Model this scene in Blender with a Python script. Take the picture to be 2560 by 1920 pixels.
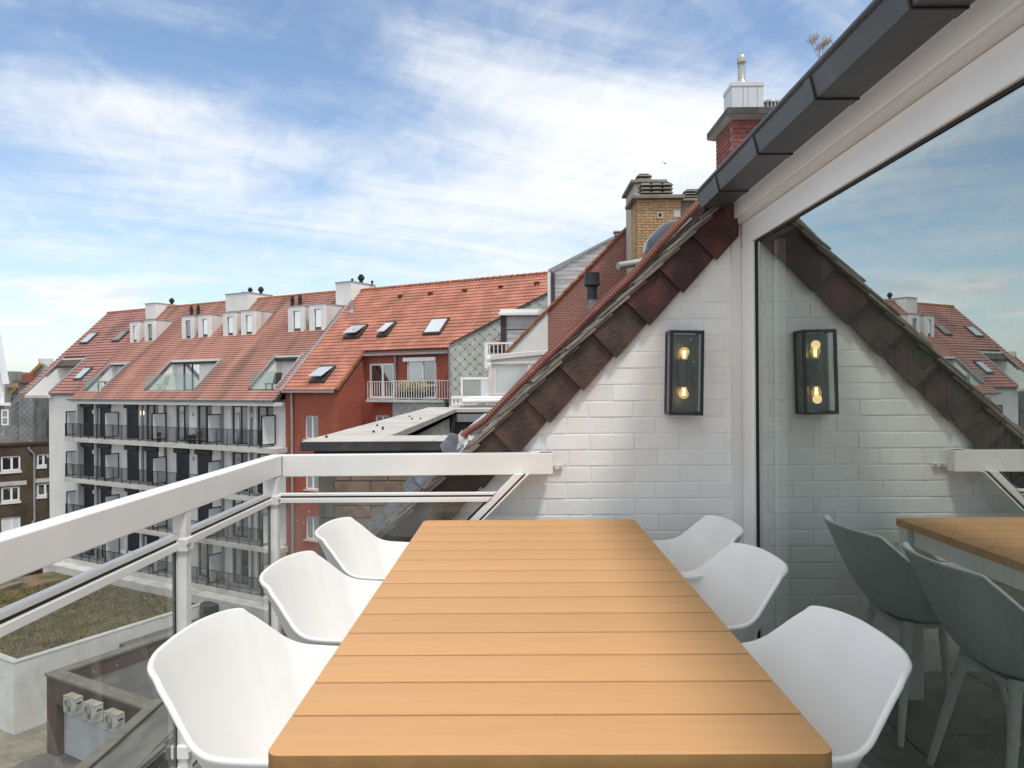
import bpy, bmesh, math, random
from mathutils import Vector, Matrix
import numpy as np
random.seed(7); rng = np.random.default_rng(7)
for o in list(bpy.data.objects): bpy.data.objects.remove(o)
S = bpy.context.scene; COL = S.collection
rad = math.radians
# ------------------------------------------------------------------ camera
FPX = 1800.0; CAMZ = 1.33; YAW = 12/1800.0; ROLL = rad(0.4)
RM = Matrix.Rotation(YAW, 3, 'Z') @ Matrix.Rotation(math.pi/2, 3, 'X') @ Matrix.Rotation(-ROLL, 3, 'Z')
CAM = Vector((0, 0, CAMZ))
cd = bpy.data.cameras.new('camera'); cam = bpy.data.objects.new('camera', cd); COL.objects.link(cam)
cd.sensor_width = 36; cd.lens = 36*FPX/2560; cd.clip_end = 6000; cd.clip_start = 0.02
cam.matrix_world = Matrix.Translation(CAM) @ RM.to_4x4(); S.camera = cam
# ------------------------------------------------------------------ sky, sun, exposure
SUN = Vector((0.27, -0.36, 0.893)).normalized()
S.view_settings.view_transform = 'Standard'; S.view_settings.look = 'None'
S.view_settings.exposure = 1.2; S.view_settings.gamma = 1
S.render.engine = 'CYCLES'; S.cycles.max_bounces = 7; S.cycles.diffuse_bounces = 3; S.cycles.glossy_bounces = 4; S.cycles.transmission_bounces = 4; S.cycles.transparent_max_bounces = 16
W = bpy.data.worlds.new('World'); S.world = W; W.use_nodes = True
def build_world():
    nt = W.node_tree; N = nt.nodes; L = nt.links; N.clear()
    def n(t, **k):
        x = N.new(t)
        for a, b in k.items(): setattr(x, a, b)
        return x
    def val(s, v):
        if isinstance(v, (int, float)): s.default_value = v
        else: L.new(v, s)
    def M(op, a, b=0.0, c=None, clamp=False):
        x = n('ShaderNodeMath', operation=op, use_clamp=clamp); val(x.inputs[0], a); val(x.inputs[1], b)
        if c is not None: val(x.inputs[2], c)
        return x.outputs[0]
    def sstep(x, a, b):
        m = n('ShaderNodeMapRange', interpolation_type='SMOOTHSTEP'); val(m.inputs[0], x)
        m.inputs[1].default_value = a; m.inputs[2].default_value = b; return m.outputs[0]
    def noise(vec, scale, det=6, rough=.55, dist=0.0):
        x = n('ShaderNodeTexNoise'); L.new(vec, x.inputs['Vector']); x.inputs['Scale'].default_value = scale
        x.inputs['Detail'].default_value = det; x.inputs['Roughness'].default_value = rough; x.inputs['Distortion'].default_value = dist
        return x.outputs[0]
    def comb(x, y, z=0.0):
        c = n('ShaderNodeCombineXYZ'); val(c.inputs[0], x); val(c.inputs[1], y); val(c.inputs[2], z); return c.outputs[0]
    tc = n('ShaderNodeTexCoord'); sp = n('ShaderNodeSeparateXYZ'); L.new(tc.outputs['Generated'], sp.inputs[0])
    dx, dy, dz = sp.outputs
    el = M('ARCSINE', dz); az = M('ARCTAN2', dx, dy)
    sky = n('ShaderNodeTexSky', sky_type='NISHITA', sun_disc=False)
    sky.sun_elevation = math.asin(SUN.z); sky.sun_rotation = math.atan2(SUN.x, SUN.y)
    sky.altitude = 0; sky.air_density = 1.0; sky.dust_density = 0.6; sky.ozone_density = 2.2
    # high veil of cirrus: a layer seen in perspective, combed along one wind direction
    zz = M('ADD', M('MAXIMUM', dz, 0.0), 0.16)
    px = M('DIVIDE', dx, zz); py = M('DIVIDE', dy, zz)
    a = rad(28)
    u = M('ADD', M('MULTIPLY', px, math.cos(a)), M('MULTIPLY', py, math.sin(a)))
    v = M('SUBTRACT', M('MULTIPLY', py, math.cos(a)), M('MULTIPLY', px, math.sin(a)))
    big = noise(comb(M('MULTIPLY', u, .8), v, 3.1), 0.75, 4, .5, .3)
    wisp = noise(comb(M('MULTIPLY', u, .42), M('MULTIPLY', v, 1.9), 1.7), 1.5, 7, .62, .9)
    fine = noise(comb(M('MULTIPLY', u, 1.6), M('MULTIPLY', v, .9), 8.2), 5.5, 5, .64, .6)
    cov = M('ADD', M('MULTIPLY', big, .60), M('ADD', M('MULTIPLY', wisp, .68), M('MULTIPLY', fine, .34)))
    def blob(pxx, pyy, rx, ry, s, ang=0):
        A = math.atan((pxx-1292)/FPX); E = math.atan((961-pyy)/FPX*math.cos(A))
        ca, sa = math.cos(rad(ang)), math.sin(rad(ang))
        X = M('SUBTRACT', az, A); Y = M('SUBTRACT', el, E)
        X2 = M('DIVIDE', M('ADD', M('MULTIPLY', X, ca), M('MULTIPLY', Y, sa)), rx/FPX)
        Y2 = M('DIVIDE', M('SUBTRACT', M('MULTIPLY', Y, ca), M('MULTIPLY', X, sa)), ry/FPX)
        d = M('ADD', M('MULTIPLY', X2, X2), M('MULTIPLY', Y2, Y2))
        return M('MULTIPLY', M('EXPONENT', M('MULTIPLY', d, -1.0)), s)
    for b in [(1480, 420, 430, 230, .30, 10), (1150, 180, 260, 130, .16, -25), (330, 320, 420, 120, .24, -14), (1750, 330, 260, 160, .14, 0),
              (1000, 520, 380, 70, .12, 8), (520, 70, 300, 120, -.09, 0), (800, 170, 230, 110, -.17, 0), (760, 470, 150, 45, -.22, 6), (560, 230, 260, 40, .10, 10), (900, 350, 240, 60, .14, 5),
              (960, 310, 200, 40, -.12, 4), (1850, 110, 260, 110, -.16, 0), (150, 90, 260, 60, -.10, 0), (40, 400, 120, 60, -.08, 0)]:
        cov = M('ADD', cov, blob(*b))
    cov = M('ADD', cov, M('MULTIPLY', sstep(el, .42, .80), .30))           # cloud veil over the sun, thickened overhead as added fill for shaded walls
    cov = M('ADD', cov, M('MULTIPLY', sstep(M('MULTIPLY', dy, -1.0), -.72, .0), .24))  # unseen cloud beside and behind the view, added for fill and door reflection
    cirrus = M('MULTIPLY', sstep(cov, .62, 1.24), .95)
    # low cumulus: soft puffs in a band over the horizon all the way round
    cn = noise(comb(M('MULTIPLY', az, 5.0), M('MULTIPLY', el, 15.0), .4), 1.5, 7, .55, .35)
    band = M('MULTIPLY', sstep(el, .0, .035), M('SUBTRACT', 1.0, sstep(el, .105, .15)))
    puff = M('ADD', cn, M('ADD', blob(945, 672, 80, 15, .42), M('ADD', blob(420, 689, 100, 11, .36), blob(110, 705, 200, 20, .26))))
    cum = M('MULTIPLY', M('MULTIPLY', sstep(puff, .52, .66), band), .85)
    def mixc(f, A, B):
        x = n('ShaderNodeMix', data_type='RGBA'); val(x.inputs[0], f)
        for i, q in ((6, A), (7, B)):
            if isinstance(q, tuple): x.inputs[i].default_value = (*q, 1)
            else: L.new(q, x.inputs[i])
        return x.outputs[2]
    hz = M('POWER', M('SUBTRACT', 1.0, M('MAXIMUM', M('MINIMUM', dz, 1.0), 0.0)), 7.0)
    tint = n('ShaderNodeMix', data_type='RGBA', blend_type='MULTIPLY'); tint.inputs[0].default_value = 1
    L.new(sky.outputs[0], tint.inputs[6]); tint.inputs[7].default_value = (SKYGAIN[0], SKYGAIN[1], SKYGAIN[2], 1)
    c = mixc(M('MULTIPLY', hz, .62), tint.outputs[2], (1.92, 2.25, 2.46))
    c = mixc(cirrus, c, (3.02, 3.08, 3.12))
    shade = sstep(noise(comb(M('MULTIPLY', az, 6.0), M('MULTIPLY', el, 22.0), 5.0), 1.6, 5), .38, .62)
    c = mixc(cum, c, mixc(shade, (2.5, 2.6, 2.68), (3.35, 3.35, 3.3)))
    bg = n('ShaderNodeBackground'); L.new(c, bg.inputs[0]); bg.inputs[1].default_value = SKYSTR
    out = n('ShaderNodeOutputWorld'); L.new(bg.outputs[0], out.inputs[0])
SKYGAIN = (0.57, 0.565, 0.55); SKYSTR = 0.15
build_world()
W.cycles.sampling_method = 'MANUAL'; W.cycles.sample_map_resolution = 512
sl = bpy.data.lights.new('sun', 'SUN'); sl.energy = 0.92; sl.angle = rad(8); sl.color = (1, .95, .88)
so = bpy.data.objects.new('sun', sl); COL.objects.link(so); so.location = (0, 0, 60)
so.rotation_euler = SUN.to_track_quat('Z', 'Y').to_euler()
# ------------------------------------------------------------------ pixel -> place helpers
def ray(px, py): return RM @ Vector(((px-1280)/FPX, (960-py)/FPX, -1))
def hit(px, py, P, n):
    d = ray(px, py); n = Vector(n); return CAM + d*((Vector(P)-CAM).dot(n)/d.dot(n))
def atY(px, py, Y): return hit(px, py, (0, Y, 0), (0, 1, 0))
def atX(px, py, X): return hit(px, py, (X, 0, 0), (1, 0, 0))
def atZ(px, py, Z): return hit(px, py, (0, 0, Z), (0, 0, 1))
# ------------------------------------------------------------------ materials
MATS = {}
def mat(name, col, rough=.7, var=.12, vs=3.0, bump=0.0, bs=40.0, metal=0.0, rnd=0.0, spec=.5, stain=None, ss=1.2, scl=(1, 1, 1), col2=None, coat=0.0):
    """procedural surface: base colour, cloudy variation, fine relief, per-piece variation, optional weathering stain"""
    if name in MATS: return MATS[name]
    m = bpy.data.materials.new(name); m.use_nodes = True; nt = m.node_tree; N = nt.nodes; L = nt.links
    b = N['Principled BSDF']; b.inputs['Roughness'].default_value = rough; b.inputs['Metallic'].default_value = metal
    b.inputs['Specular IOR Level'].default_value = spec
    if coat: b.inputs['Coat Weight'].default_value = coat; b.inputs['Coat Roughness'].default_value = .15
    tc = N.new('ShaderNodeTexCoord'); mp = N.new('ShaderNodeMapping'); mp.inputs['Scale'].default_value = scl
    L.new(tc.outputs['Object'], mp.inputs[0]); oi = N.new('ShaderNodeObjectInfo')
    ad = N.new('ShaderNodeVectorMath'); ad.operation = 'ADD'; L.new(mp.outputs[0], ad.inputs[0])
    cb = N.new('ShaderNodeCombineXYZ'); ml = N.new('ShaderNodeMath'); ml.operation = 'MULTIPLY'; L.new(oi.outputs['Random'], ml.inputs[0])
    ml.inputs[1].default_value = 37.0 if rnd else 0.0
    L.new(ml.outputs[0], cb.inputs[0]); L.new(ml.outputs[0], cb.inputs[1]); L.new(cb.outputs[0], ad.inputs[1])
    def noise(s, d=3):
        x = N.new('ShaderNodeTexNoise'); x.inputs['Scale'].default_value = s; x.inputs['Detail'].default_value = d
        L.new(ad.outputs[0], x.inputs['Vector']); return x.outputs[0]
    def mixf(f, A, B, fac=1.0, bt='MIX'):
        x = N.new('ShaderNodeMix'); x.data_type = 'RGBA'; x.blend_type = bt
        if f is None: x.inputs[0].default_value = fac
        else: L.new(f, x.inputs[0])
        for i, q in ((6, A), (7, B)):
            if isinstance(q, tuple): x.inputs[i].default_value = (*q[:3], 1)
            else: L.new(q, x.inputs[i])
        return x.outputs[2]
    def mr(f, a, bb, c=0., d=1.):
        x = N.new('ShaderNodeMapRange'); x.interpolation_type = 'SMOOTHSTEP'; L.new(f, x.inputs[0])
        for i, q in enumerate((a, bb, c, d)): x.inputs[i+1].default_value = q
        return x.outputs[0]
    dark = tuple(max(0, c*(1-var)) for c in col); lite = tuple(min(1, c*(1+var)) for c in (col2 or col))
    c = mixf(mr(noise(vs), .3, .7), dark, lite)
    if rnd:
        f = N.new('ShaderNodeMapRange'); L.new(oi.outputs['Random'], f.inputs[0]); f.inputs[3].default_value = 1-rnd; f.inputs[4].default_value = 1+rnd
        x = N.new('ShaderNodeVectorMath'); x.operation = 'SCALE'; L.new(c, x.inputs[0]); L.new(f.outputs[0], x.inputs['Scale']); c = x.outputs[0]
    if stain:
        c = mixf(mr(noise(ss, 5), .5, .72, 0, stain[3] if len(stain) > 3 else .8), c, stain[:3])
    L.new(c, b.inputs['Base Color'])
    if bump:
        bp = N.new('ShaderNodeBump'); bp.inputs['Strength'].default_value = min(1, bump); bp.inputs['Distance'].default_value = .01
        L.new(noise(bs, 4), bp.inputs['Height']); L.new(bp.outputs[0], b.inputs['Normal'])
    MATS[name] = m; return m
def brickmat(name, c1, c2, mortar, bw=.21, bh=.075, joint=.012, rough=.85, var=.25, bias=0.0, diag=False, offset=.5, bump=.6):
    if name in MATS: return MATS[name]
    m = mat(name, c1, rough); nt = m.node_tree; N = nt.nodes; L = nt.links; b = N['Principled BSDF']
    tc = N.new('ShaderNodeTexCoord'); sp = N.new('ShaderNodeSeparateXYZ'); L.new(tc.outputs['Object'], sp.inputs[0])
    ad = N.new('ShaderNodeMath'); ad.operation = 'ADD'; L.new(sp.outputs[0], ad.inputs[0]); L.new(sp.outputs[1], ad.inputs[1])
    cb = N.new('ShaderNodeCombineXYZ'); L.new(ad.outputs[0], cb.inputs[0]); L.new(sp.outputs[2], cb.inputs[1])
    vec = cb.outputs[0]
    if diag:
        mp = N.new('ShaderNodeMapping'); mp.inputs['Rotation'].default_value = (0, 0, rad(45)); L.new(vec, mp.inputs[0]); vec = mp.outputs[0]
    bt = N.new('ShaderNodeTexBrick'); L.new(vec, bt.inputs['Vector']); bt.offset = offset
    for k, v in (('Scale', 1.0), ('Mortar Size', joint/2), ('Mortar Smooth', .3), ('Bias', bias), ('Brick Width', bw), ('Row Height', bh)): bt.inputs[k].default_value = v
    bt.inputs['Color1'].default_value = (*c1, 1); bt.inputs['Color2'].default_value = (*c2, 1); bt.inputs['Mortar'].default_value = (*mortar, 1)
    no = N.new('ShaderNodeTexNoise'); no.inputs['Scale'].default_value = .7; no.inputs['Detail'].default_value = 4; L.new(vec, no.inputs['Vector'])
    mr = N.new('ShaderNodeMapRange'); L.new(no.outputs[0], mr.inputs[0]); mr.inputs[1].default_value = .3; mr.inputs[2].default_value = .7
    mr.inputs[3].default_value = 1-var; mr.inputs[4].default_value = 1+var
    sc = N.new('ShaderNodeVectorMath'); sc.operation = 'SCALE'; L.new(bt.outputs[0], sc.inputs[0]); L.new(mr.outputs[0], sc.inputs['Scale'])
    L.new(sc.outputs[0], b.inputs['Base Color'])
    bp = N.new('ShaderNodeBump'); bp.invert = True; bp.inputs['Strength'].default_value = bump; bp.inputs['Distance'].default_value = .02
    L.new(bt.outputs['Fac'], bp.inputs['Height']); L.new(bp.outputs[0], b.inputs['Normal'])
    return m
def glassmat(name, refl=.3, tint=(.85, .9, .88), dust=.0, rough=0.0, fres=1.5, streak=False, gtint=(.93, .97, .96)):
    """flat pane: fresnel mirror over a tinted clear sheet, with dust and rain marks"""
    if name in MATS: return MATS[name]
    m = bpy.data.materials.new(name); m.use_nodes = True; nt = m.node_tree; N = nt.nodes; L = nt.links; N.clear()
    out = N.new('ShaderNodeOutputMaterial'); tr = N.new('ShaderNodeBsdfTransparent'); tr.inputs[0].default_value = (*tint, 1)
    gl = N.new('ShaderNodeBsdfGlossy'); gl.inputs['Roughness'].default_value = rough; gl.inputs[0].default_value = (*gtint, 1)
    fr = N.new('ShaderNodeFresnel'); fr.inputs[0].default_value = fres
    ma = N.new('ShaderNodeMath'); ma.operation = 'MULTIPLY_ADD'; ma.use_clamp = True; L.new(fr.outputs[0], ma.inputs[0]); ma.inputs[1].default_value = 1.0; ma.inputs[2].default_value = refl
    ge = N.new('ShaderNodeNewGeometry'); ib = N.new('ShaderNodeMath'); ib.operation = 'SUBTRACT'; ib.inputs[0].default_value = 1; L.new(ge.outputs['Backfacing'], ib.inputs[1])
    mk = N.new('ShaderNodeMath'); mk.operation = 'MULTIPLY'; L.new(ma.outputs[0], mk.inputs[0]); L.new(ib.outputs[0], mk.inputs[1])
    mx = N.new('ShaderNodeMixShader'); L.new(mk.outputs[0], mx.inputs[0]); L.new(tr.outputs[0], mx.inputs[1]); L.new(gl.outputs[0], mx.inputs[2])
    last = mx.outputs[0]
    if dust:
        df = N.new('ShaderNodeBsdfDiffuse'); df.inputs[0].default_value = (.62, .64, .62, 1)
        tc = N.new('ShaderNodeTexCoord'); mp = N.new('ShaderNodeMapping'); mp.inputs['Scale'].default_value = (1, 1, .16 if streak else 1); L.new(tc.outputs['Object'], mp.inputs[0])
        no = N.new('ShaderNodeTexNoise'); no.inputs['Scale'].default_value = 9; no.inputs['Detail'].default_value = 4; L.new(mp.outputs[0], no.inputs['Vector'])
        mr = N.new('ShaderNodeMapRange'); L.new(no.outputs[0], mr.inputs[0]); mr.inputs[1].default_value = .45; mr.inputs[2].default_value = .8; mr.inputs[3].default_value = dust*.5; mr.inputs[4].default_value = dust*1.8
        vo = N.new('ShaderNodeTexVoronoi'); vo.inputs['Scale'].default_value = 26; L.new(tc.outputs['Object'], vo.inputs['Vector'])
        m2 = N.new('ShaderNodeMapRange'); L.new(vo.outputs['Distance'], m2.inputs[0]); m2.inputs[1].default_value = .06; m2.inputs[2].default_value = .11; m2.inputs[3].default_value = .75; m2.inputs[4].default_value = 0
        n3 = N.new('ShaderNodeTexNoise'); n3.inputs['Scale'].default_value = 7; L.new(tc.outputs['Object'], n3.inputs['Vector'])
        m3 = N.new('ShaderNodeMapRange'); L.new(n3.outputs[0], m3.inputs[0]); m3.inputs[1].default_value = .50; m3.inputs[2].default_value = .54
        mu = N.new('ShaderNodeMath'); mu.operation = 'MULTIPLY'; L.new(m2.outputs[0], mu.inputs[0]); L.new(m3.outputs[0], mu.inputs[1])
        a2 = N.new('ShaderNodeMath'); a2.operation = 'MAXIMUM'; L.new(mr.outputs[0], a2.inputs[0]); L.new(mu.outputs[0], a2.inputs[1])
        m4 = N.new('ShaderNodeMixShader'); L.new(a2.outputs[0], m4.inputs[0]); L.new(last, m4.inputs[1]); L.new(df.outputs[0], m4.inputs[2]); last = m4.outputs[0]
    L.new(last, out.inputs[0]); MATS[name] = m; return m
def emit(name, col, s):
    if name in MATS: return MATS[name]
    m = bpy.data.materials.new(name); m.use_nodes = True; b = m.node_tree.nodes['Principled BSDF']
    b.inputs['Base Color'].default_value = (*col, 1); b.inputs['Emission Color'].default_value = (*col, 1); b.inputs['Emission Strength'].default_value = s
    MATS[name] = m; return m
# ------------------------------------------------------------------ mesh helpers
class MB:
    def __init__(s): s.v = []; s.f = []
    def add(s, vs, fs):
        k = len(s.v); s.v += [tuple(p) for p in vs]; s.f += [tuple(i+k for i in f) for f in fs]; return s
    def box(s, x0, x1, y0, y1, z0, z1):
        if x0 > x1: x0, x1 = x1, x0
        if y0 > y1: y0, y1 = y1, y0
        if z0 > z1: z0, z1 = z1, z0
        return s.add([(x0, y0, z0), (x1, y0, z0), (x1, y1, z0), (x0, y1, z0), (x0, y0, z1), (x1, y0, z1), (x1, y1, z1), (x0, y1, z1)],
                     [(0, 3, 2, 1), (4, 5, 6, 7), (0, 1, 5, 4), (1, 2, 6, 5), (2, 3, 7, 6), (3, 0, 4, 7)])
    def hexa(s, p):   # 8 corners ordered like box
        return s.add(p, [(0, 3, 2, 1), (4, 5, 6, 7), (0, 1, 5, 4), (1, 2, 6, 5), (2, 3, 7, 6), (3, 0, 4, 7)])
    def prism(s, pts, off):  # polygon (3-D points) pushed by vector off
        n = len(pts); o = Vector(off); P = [Vector(p) for p in pts]
        return s.add(P+[p+o for p in P], [tuple(range(n))[::-1], tuple(range(n, 2*n))]+[(i, (i+1) % n, n+(i+1) % n, n+i) for i in range(n)])
    def bar(s, a, b, w, h, up=(0, 0, 1)):
        a = Vector(a); b = Vector(b); d = (b-a).normalized(); u = Vector(up); r = d.cross(u)
        if r.length < 1e-4: r = d.cross(Vector((1, 0, 0)))
        r.normalize(); q = r.cross(d); r = r*w/2; q = q*h/2
        return s.hexa([a-r-q, a+r-q, b+r-q, b-r-q, a-r+q, a+r+q, b+r+q, b-r+q])
    def tube(s, path, r, n=10, cap=True):
        P = [Vector(p) for p in path]; R = r if isinstance(r, (list, tuple)) else [r]*len(P); k = len(s.v); prev = None
        for i, p in enumerate(P):
            t = (P[min(i+1, len(P)-1)]-P[max(i-1, 0)]).normalized()
            if prev is None:
                a = t.cross(Vector((0, 0, 1)));
                if a.length < 1e-3: a = t.cross(Vector((1, 0, 0)))
            else: a = prev-t*prev.dot(t)
            a.normalize(); prev = a; b = t.cross(a)
            for j in range(n):
                g = 2*math.pi*j/n; s.v.append(tuple(p+(a*math.cos(g)+b*math.sin(g))*R[i]))
        for i in range(len(P)-1):
            for j in range(n): s.f.append((k+i*n+j, k+i*n+(j+1) % n, k+(i+1)*n+(j+1) % n, k+(i+1)*n+j))
        if cap:
            s.f.append(tuple(k+j for j in range(n))[::-1]); s.f.append(tuple(k+(len(P)-1)*n+j for j in range(n)))
        return s
    def lathe(s, prof, c=(0, 0, 0), n=14):
        c = Vector(c); k = len(s.v)
        for r, z in prof:
            for j in range(n):
                g = 2*math.pi*j/n; s.v.append((c.x+r*math.cos(g), c.y+r*math.sin(g), c.z+z))
        for i in range(len(prof)-1):
            for j in range(n): s.f.append((k+i*n+j, k+i*n+(j+1) % n, k+(i+1)*n+(j+1) % n, k+(i+1)*n+j))
        s.f.append(tuple(k+j for j in range(n))[::-1]); s.f.append(tuple(k+(len(prof)-1)*n+j for j in range(n)))
        return s
    def mesh(s, name, m, bevel=0, seg=1, smooth=False, fix=True):
        me = bpy.data.meshes.new(name); me.from_pydata(s.v, [], s.f); me.update()
        if bevel or fix:
            bm = bmesh.new(); bm.from_mesh(me)
            if fix: bmesh.ops.recalc_face_normals(bm, faces=bm.faces)
            if bevel: bmesh.ops.bevel(bm, geom=[e for e in bm.edges if e.calc_face_angle(0) > .5], offset=bevel, segments=seg, affect='EDGES', profile=.6, clamp_overlap=True)
            bm.to_mesh(me); bm.free()
        if smooth:
            for p in me.polygons: p.use_smooth = True
            me.set_sharp_from_angle(angle=rad(38 if smooth is True else smooth))
        if m: me.materials.append(m)
        return me
    def build(s, name, m, parent=None, bevel=0, seg=1, smooth=False, fix=True, kind=None, label=None):
        o = bpy.data.objects.new(name, s.mesh(name, m, bevel, seg, smooth, fix)); COL.objects.link(o)
        if parent is not None: o.parent = parent
        if kind: o['kind'] = kind
        if label: o['label'] = label
        return o
def place(name, me, parent, loc=(0, 0, 0), rot=(0, 0, 0), scale=(1, 1, 1)):
    o = bpy.data.objects.new(name, me); COL.objects.link(o); o.location = loc; o.rotation_euler = rot; o.scale = scale
    if parent is not None: o.parent = parent
    return o
def thing(name, label, cat, loc=(0, 0, 0), rz=0, group=None):
    o = bpy.data.objects.new(name, None); COL.objects.link(o); o.location = loc; o.rotation_euler = (0, 0, rz); o.empty_display_size = .1
    o['label'] = label; o['category'] = cat
    if group: o['group'] = group
    bpy.context.view_layer.update
    o.matrix_world = Matrix.Translation(Vector(loc)) @ Matrix.Rotation(rz, 4, 'Z')
    return o
def tag(o, label, cat, group=None):
    o['label'] = label; o['category'] = cat
    if group: o['group'] = group
    return o
def loc_of(t): return Matrix.Translation(t.location) @ Matrix.Rotation(t.rotation_euler.z, 4, 'Z')
def to_local(t, p): return loc_of(t).inverted() @ Vector(p)
def copy_tree(o, parent=None):
    c = o.copy(); COL.objects.link(c); c.parent = parent
    for ch in o.children: copy_tree(ch, c)
    return c
def box(name, m, parent, *b, **k): return MB().box(*b).build(name, m, parent, **k)
def clip_mesh(me, co, no):
    bm = bmesh.new(); bm.from_mesh(me)
    r = bmesh.ops.bisect_plane(bm, geom=bm.verts[:]+bm.edges[:]+bm.faces[:], plane_co=co, plane_no=no, clear_outer=True)
    ed = [e for e in r['geom_cut'] if isinstance(e, bmesh.types.BMEdge)]
    if ed: bmesh.ops.edgeloop_fill(bm, edges=ed)
    bm.to_mesh(me); bm.free(); return me
# ================================================================== materials used
WHITE_PAINT = mat('white_wall_paint', (.78, .78, .77), .75, .05, 1.6, .35, 55, stain=(.62, .60, .56, .35), ss=1.3)
BRICK_PAINT = mat('white_painted_brick', (.88, .88, .87), .8, .03, 6, .13, 60, rnd=.02, stain=(.74, .72, .68, .25), ss=2.0, spec=.25)
ALU = mat('white_lacquered_aluminium', (.84, .835, .82), .32, .03, 4, .05, 8, stain=(.66, .65, .62, .25), ss=2.5)
ALU_OLD = mat('weathered_white_aluminium', (.82, .82, .81), .42, .05, 5, .1, 20, stain=(.45, .44, .42, .45), ss=9)
PVC = mat('white_frame', (.89, .885, .88), .38, .03, 2, .03, 10)
PVC_DIRTY = mat('stained_white_frame', (.78, .76, .73), .45, .05, 2, .05, 10, stain=(.60, .50, .40, .55), ss=3, scl=(4, .35, 4))
RUBBER = mat('black_rubber', (.012, .012, .013), .6, .1)
ANTHRACITE = mat('anthracite_metal', (.055, .058, .062), .42, .18, 3, .12, 14, metal=.0, stain=(.10, .105, .11, .5), ss=5)
STEEL = mat('stainless_steel', (.55, .55, .54), .3, .1, 5, metal=.9)
PLASTIC = mat('white_moulded_plastic', (.84, .835, .82), .38, .02, 3, .04, 160, stain=(.70, .69, .66, .25), ss=4)
WOOD = None
def woodmat():
    m = mat('warm_composite_wood', (.60, .332, .148), .66, .018, 2.2, .035, 9, rnd=.045, scl=(1.6, 26, 26), col2=(.61, .342, .156), spec=.3)
    return m
WOOD = woodmat()
SLATE_PLATE = mat('brown_verge_plate', (.045, .024, .018), .48, .4, 9, .45, 70, rnd=.28, stain=(.075, .024, .018, .8), ss=2.6, col2=(.060, .033, .024))
TILE_GREY = mat('weathered_roof_tile', (.20, .175, .15), .85, .3, 8, .7, 50, rnd=.2, stain=(.40, .37, .33, .6), ss=6)
COPPERTUBE = mat('red_brown_ridged_plastic', (.23, .085, .062), .5, .15, 8, .05, 30)
REDLINE = mat('red_brown_cable', (.20, .055, .035), .5)
LEAD = mat('grey_lead', (.20, .225, .26), .55, .2, 7, .5, 25, metal=.2, rnd=.12, stain=(.42, .44, .46, .7), ss=8)
# ================================================================== terrace floor
TFL = mat('terrace_tile', (.33, .32, .30), .7, .15, 5, .2, 60, rnd=.08)
fl = box('terrace_floor', mat('terrace_screed', (.12, .12, .12)), None, -1.13, 1.2, -3.5, 3.34, -.16, -.012); fl['kind'] = 'structure'
tm = MB().box(-.297, .297, -.297, .297, -.011, .006).mesh('floor_tile', TFL, .003)
for i in range(4):
    for j in range(11):
        place('floor_tile', tm, fl, (-.79+.6*i-.05, 3.0-.6*j, -.0))
# ================================================================== table
TX0, TX1, TY0, TY1, TZ = -.40, .495, 1.125, 3.075, .75
tb = thing('dining_table', 'long plank-topped outdoor dining table with warm wood boards', 'table', ((TX0+TX1)/2, (TY0+TY1)/2, 0))
NPL = 14; pw = (TY1-TY0+.004)/NPL; hx = (TX1-TX0)/2; hy = (TY1-TY0)/2
pm = MB().box(-hx, hx, -pw/2+.0031, pw/2-.0031, -.030, 0).mesh('plank', WOOD, .0014, 2, smooth=True)
def end_plank(sg):
    r = .022; x = hx; y0 = pw/2-.0031
    pts = [(-x, -y0*sg), (x, -y0*sg)] + [(x-r+r*math.cos(a), (y0-r+r*math.sin(a))*sg) for a in [i*math.pi/10 for i in range(6)]] + [(-x+r+r*math.cos(a), (y0-r+r*math.sin(a))*sg) for a in [math.pi/2+i*math.pi/10 for i in range(6)]]
    me = MB().prism([(a, b, -.030) for a, b in pts], (0, 0, .030)).mesh('plank', WOOD, .0016, 2, smooth=True)
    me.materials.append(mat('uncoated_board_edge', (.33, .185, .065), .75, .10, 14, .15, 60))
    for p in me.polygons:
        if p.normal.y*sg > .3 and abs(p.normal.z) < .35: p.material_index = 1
    return me
for i in range(NPL):
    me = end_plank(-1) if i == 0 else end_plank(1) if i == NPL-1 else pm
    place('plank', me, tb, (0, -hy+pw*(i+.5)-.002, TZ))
for sy in (-1, 1):
    box('apron', ALU, tb, -hx+.06, hx-.06, sy*(hy-.065)-.018, sy*(hy-.065)+.018, TZ-.105, TZ-.0305, bevel=.002)
for sx in (-1, 1):
    box('apron', ALU, tb, sx*(hx-.055)-.018, sx*(hx-.055)+.018, -hy+.085, hy-.085, TZ-.105, TZ-.0305, bevel=.002)
    for sy in (-1, 1):
        box('leg', ALU, tb, sx*(hx-.045)-.035, sx*(hx-.045)+.035, sy*(hy-.048)-.033, sy*(hy-.048)+.033, .006, TZ-.031, bevel=.004)
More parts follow.
